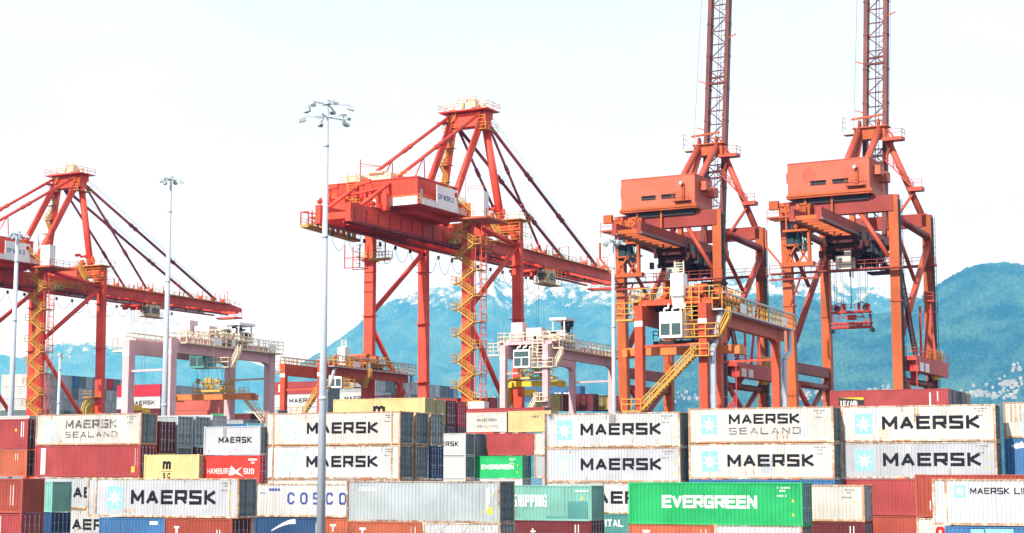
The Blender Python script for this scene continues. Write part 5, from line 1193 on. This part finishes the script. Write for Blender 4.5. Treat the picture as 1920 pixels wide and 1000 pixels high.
    m = MB(); y_ = ty-3.6; m.box(cx0, cx1, y_-2.0, y_+.4, cz+1.3, cz+2.45); m.box(cx0, cx1, y_-2.0, y_+.4, cz-.1, cz+.15); m.box(cx0, cx0+.12, y_-2, y_+.4, cz+.15, cz+1.3); m.box(cx1-.12, cx1, y_-2, y_+.4, cz+.15, cz+1.3); m.box((cx0+cx1)/2-.08, (cx0+cx1)/2+.08, y_-2, y_-1.9, cz+.15, cz+1.3); cb = m.build('drivers_cab', teal if Y < 230 and kind == 'p' else cabwhite, tr)
    m = MB(); m.box(cx0+.12, cx1-.12, y_-1.96, y_-1.93, cz+.15, cz+1.3)
    if kind != 'o': m.box(cx0+.15, cx1-.15, y_-2.04, y_-2.005, cz+1.45, cz+2.2)
    m.build('cab_window', glass, cb)
    m = MB()
    for xx in (cx0+.3, (cx0+cx1)/2, cx1-.3): m.path([V((xx-.25, y_-.8, cz+2.4)), V((xx-.2, y_-.8, cz+2.9)), V((xx+.2, y_-.8, cz+2.9)), V((xx+.25, y_-.8, tz))], .09, 6)
    m.build('cab_hanger', cabwhite, cb)
    m = MB(); zz = cz+.0; m.box(cx1, cx1+3.4, y_-1.6, y_+.2, zz-.12, zz); m.rail((cx1, y_-1.6, zz), (cx1+3.4, y_-1.6, zz), 1.2, .9, .09); m.rail((cx1+3.4, y_-1.6, zz), (cx1+3.4, y_+.2, zz), 1.2, .9, .09); m.rail((cx1+.2, y_-1.5, zz+1.5), (cx1+.9, y_-1.5, zz+1.5), 1.2, .4, .08); m.stair((cx1+3.4, y_-.6, zz), (cx1+4.4, y_-.6, tz-1.5), .7, .09); m.build('cab_platform', railm, cb)
    # spreader and ropes
    if hang:
        zs, wd, mt, bm_ = hang[:4]
        m = MB()
        for sx in (-1.9, -1.2, 1.2, 1.9):
            m.tube((sx, ty-.8, tz), (sx*1.1, ty+sy_-.8, zs+1.5), .035, n=4); m.tube((sx, ty+.8, tz), (sx*1.1, ty+sy_+.8, zs+1.5), .035, n=4)
        m.build('rope_falls', rope, tr); ty += sy_
        m = MB(); m.box(-2.9, 2.9, ty-.9, ty+.9, zs+.65, zs+1.0); greebles(m, -2.6, 2.6, ty-.8, ty+.8, zs+1.0, zs+2.4, 34, .15, .65, R); m.rail((-2.9, ty-.9, zs+1.1), (2.9, ty-.9, zs+1.1), .9, .7, .08); m.build('headblock', mt, tr)
        m = MB(); m.box(-wd, wd, ty-.5, ty+.5, zs-.35, zs+.45); m.box(-wd, -wd+.5, ty-1.2, ty+1.2, zs-.5, zs+.3); m.box(wd-.5, wd, ty-1.2, ty+1.2, zs-.5, zs+.3); m.build('spreader_beam', bm_, tr)
    if stairs:
        m = MB(); p, q = stairs
        m.stair(p, q, .8, .09); m.box(q[0]-.2, q[0]+1.6, q[1]-.5, q[1]+.5, q[2]-.12, q[2]); m.rail((q[0]-.2, q[1]-.5, q[2]), (q[0]+1.6, q[1]-.5, q[2]), 1.1, .8, .09); m.box(p[0]-2.0, p[0], p[1]-.5, p[1]+.6, p[2]-.15, p[2]); m.rail((p[0]-2.0, p[1]-.5, p[2]), (p[0], p[1]-.5, p[2]), 1.1, .8, .09); m.build('stair', railm, t)
    m = MB(); m.box(-a-2.4, -a-.6, -b-.3, -b+.6, gz0+.3, gz0+.5); m.rail((-a-2.4, -b-.3, gz0+.5), (-a-.6, -b-.3, gz0+.5), 1.6, .6, .08, (.33, .66, 1)); m.rail((-a-2.4, -b-.3, gz0+.5), (-a-2.4, -b+.6, gz0+.5), 1.6, .6, .08, (.33, .66, 1)); m.build('end_platform', railm, t)
    return t
dullyel = plain('dull_yellow_machine_paint', (.50, .33, .08), .6)
pinkpale = paint('pale_pink_paint', (.68, .52, .50), .15, var=.08)
orangebeam = paint('spreader_orange_paint', (.62, .17, .04), .2)
gy = 'rubber tyred yard cranes over the stacks'
yard_crane('pale pink yard crane at the left, holding an orange spreader beam', -41.66, 222.1, 11.36, 23.6, pink, pink, pinkwhite, 1.5, (16.8, 6.3, dullyel, orangebeam, 1.5), ((3.4, 11.2, 12.8), (-1.2, 11.2, 17.4)), gy, 'p')
yard_crane('small orange yard crane behind the tall light mast, grey walkway on its beam', -26.5, 261, 12.2, 23.1, rtgor, rtgdark, yrail, 2.5, None, ((.2, -11.9, 15.4), (3.1, -11.9, 19.4)), gy, 'o')
yard_crane('pale pink yard crane right of the middle, white cab at its near end', 7.1, 245, 12.5, 24.6, pink, pink, pinkwhite, -8.2, (19.3, 4.0, olive, yel), ((-2.2, -13.4, 9.6), (2.2, -13.4, 16.6)), gy, 'p')
yard_crane('large orange yard crane with a white cab, in front of the orange quay cranes', 20.9, 172.6, 12.5, 22.9, rtgor, rtgdark, yrail, -7.9, (18.6, 6.1, dark, orangebeam, -1.0), ((-2.8, -13.3, 12.6), (2.6, -13.3, 17.8)), gy, 'o')

# ================================================================== light masts
def mast(label, px, ytop, Y, r0, r1, n, rad, cat='light mast', tiers=2):
    d = ray(px, ytop); X = d[0]/d[1]*Y; zt = HC+d[2]/d[1]*Y
    t = thing('light_mast', label, cat, (X, Y, 0), 10, 'light masts'); V = Vector
    m = MB(); m.tube((0, 0, 0), (0, 0, zt), r0, r1, 16); m.tube((0, 0, 0), (0, 0, .4), r0*1.8, r0*1.8, 16)
    for k in (.35, .7, .9): m.tube((0, 0, zt*k), (0, 0, zt*k+.25), r0+(r1-r0)*k+.03, r0+(r1-r0)*k+.03, 16)
    m.build('pole', steelpale, t, True)
    m = MB(); m.tube((0, 0, zt-.2), (0, 0, zt+.15), r1*1.8, r1*1.8, 12); hd = []
    R = random.Random(3)
    for k in range(tiers):
        z = zt-.15-k*.95
        for i in range(n):
            an = 2*pi*(i+.5*k)/n+.3; e = V((cos(an)*rad*(1-.25*(i % 2)), sin(an)*rad*(1-.25*(i % 2)), z)); m.beam((0, 0, z), e, .09); hd.append((e, an))
    m.build('cross_arms', steelpale, t)
    for e, an in hd:
        m = MB(); o_ = V((cos(an), sin(an), -.35)).normalized(); m.beam(e, e+V((0, 0, -.2)), .07); m.beam(e+V((0, 0, -.28))-o_*.22, e+V((0, 0, -.26))+o_*.3, .22, .26, .42, .2); m.build('floodlight', lampgrey, t)
    return t
steelpale = plain('pale_galvanised_steel', (.44, .49, .54), .4)
mast('tall pale light mast with a ring of floodlights, nearest, in front of the containers', 613, 192, 118, .33, .15, 5, 1.7)
mast('tall pale light mast at the left with narrow head, behind the topmost worn cream container', 319.5, 334, 186, .42, .2, 6, 1.2, tiers=1)
mast('light mast at the far left edge, its head in front of the red quay crane', 33, 437, 186, .42, .2, 6, 1.1, tiers=1)
mast('short thin light mast at the left between the legs of the red quay crane', 113, 664, 230, .28, .18, 4, 1.3, tiers=1)
mast('slim light mast standing left of the large orange yard crane', 1149, 449, 165, .3, .14, 6, 1.0, tiers=1)

# ================================================================== railway bank, fence and weeds in the foreground
g = MB(); 
pts = [(40, 0), (46, 2.2), (56, 2.5), (66, 2.5), (74, 0)]
for (y0, z0), (y1, z1) in zip(pts, pts[1:]): g.add([(-70, y0, z0+.01), (70, y0, z0+.01), (70, y1, z1+.01), (-70, y1, z1+.01)], [(0, 1, 2, 3)])
structure(g.build('embankment', ground_mat('dry_bank', (.20, .15, .08), 1.5)))
def fence():
    t = thing('chain_link_fence', 'thin wire fence crossing the very bottom of the photo at the left', 'fence', (-8, 60, 2.5), 0)
    for k in range(8):
        m = MB(); x = -17+k*3.4; m.tube((x, 0, 0), (x, 0, 1.8), .03, n=6); m.build('post', steel, t)
    m = MB(); m.tube((-17, 0, 1.79), (10, 0, 1.79), .014, n=5); m.build('top_rail', steel, t)
    m = MB()
    for k in range(60): x = -17+k*.45; m.beam((x, .02, .1), (x+1.7 if x+1.7 < 10 else 10, .02, 1.8), .006); m.beam((x+1.7 if x+1.7 < 10 else 10, .03, .1), (x, .03, 1.8), .006)
    m.build('wire_mesh', steel, t)
fence()
def weeds():
    m = MB(); R = random.Random(8)
    for k in range(560):
        x = R.uniform(-18.5, -13.2) if k < 460 else R.uniform(-13, 1); y = R.uniform(57, 60); hh = R.uniform(.7, 1.75) if k < 780 else R.uniform(.6, 1.5)
        p = Vector((x, y, 2.5)); q = p+Vector((R.gauss(0, .25), R.gauss(0, .2), hh)); m.beam(p, q, .022, .02, .008, .008)
        for j in range(3):
            c = p.lerp(q, R.uniform(.4, 1)); d = c+Vector((R.gauss(0, .16), R.gauss(0, .1), R.uniform(.02, .2))); m.beam(c, d, .03, .012)
    o = m.build('dry_weeds', plain('dry_grass', (.17, .13, .07), .9)); o['kind'] = 'stuff'
weeds()
def shrub(px, ytop, Y=58, n=9, seed=1):
    d = ray(px, ytop); X = d[0]/d[1]*Y; zt = HC+d[2]/d[1]*Y; R = random.Random(seed)
    t = thing('bare_shrub', SH[seed], 'shrub', (X, Y, 2.5), 0, 'bare shrubs along the fence')
    m = MB()
    for i in range(n):
        a = Vector((R.gauss(0, .04), 0, 0)); b = Vector((R.gauss(0, .28), R.gauss(0, .2), (zt-2.5)*R.uniform(.75, 1)))
        pr_ = a
        for k in range(1, 6):
            q = a.lerp(b, k/5)+Vector((R.gauss(0, .03), R.gauss(0, .03), 0)); m.tube(pr_, q, .022*(1-k/7), .022*(1-(k+1)/7), 5); pr_ = q
            if k > 2: e = q+Vector((R.gauss(0, .14), R.gauss(0, .1), R.uniform(.1, .3))); m.tube(q, e, .01, .004, 4)
    m.build('branches', plain('bare_twig', (.10, .075, .055), .9), t)
SH = {1: 'bare twiggy shrub in front of the short blue container at the bottom left', 2: 'bare shrub below the mint and navy containers at the bottom left', 3: 'bare twigs at the bottom edge right of the tall mast foot', 4: 'bare twigs at the bottom edge below the plain grey container', 5: 'bare twigs at the bottom edge under the right end of the grey container', 6: 'bare shrub at the bottom left corner by the red containers'}
for px, yt, sd in ((222, 984, 1), (165, 980, 2), (645, 992, 3), (828, 990, 4), (925, 988, 5), (48, 976, 6)): shrub(px, yt, seed=sd)
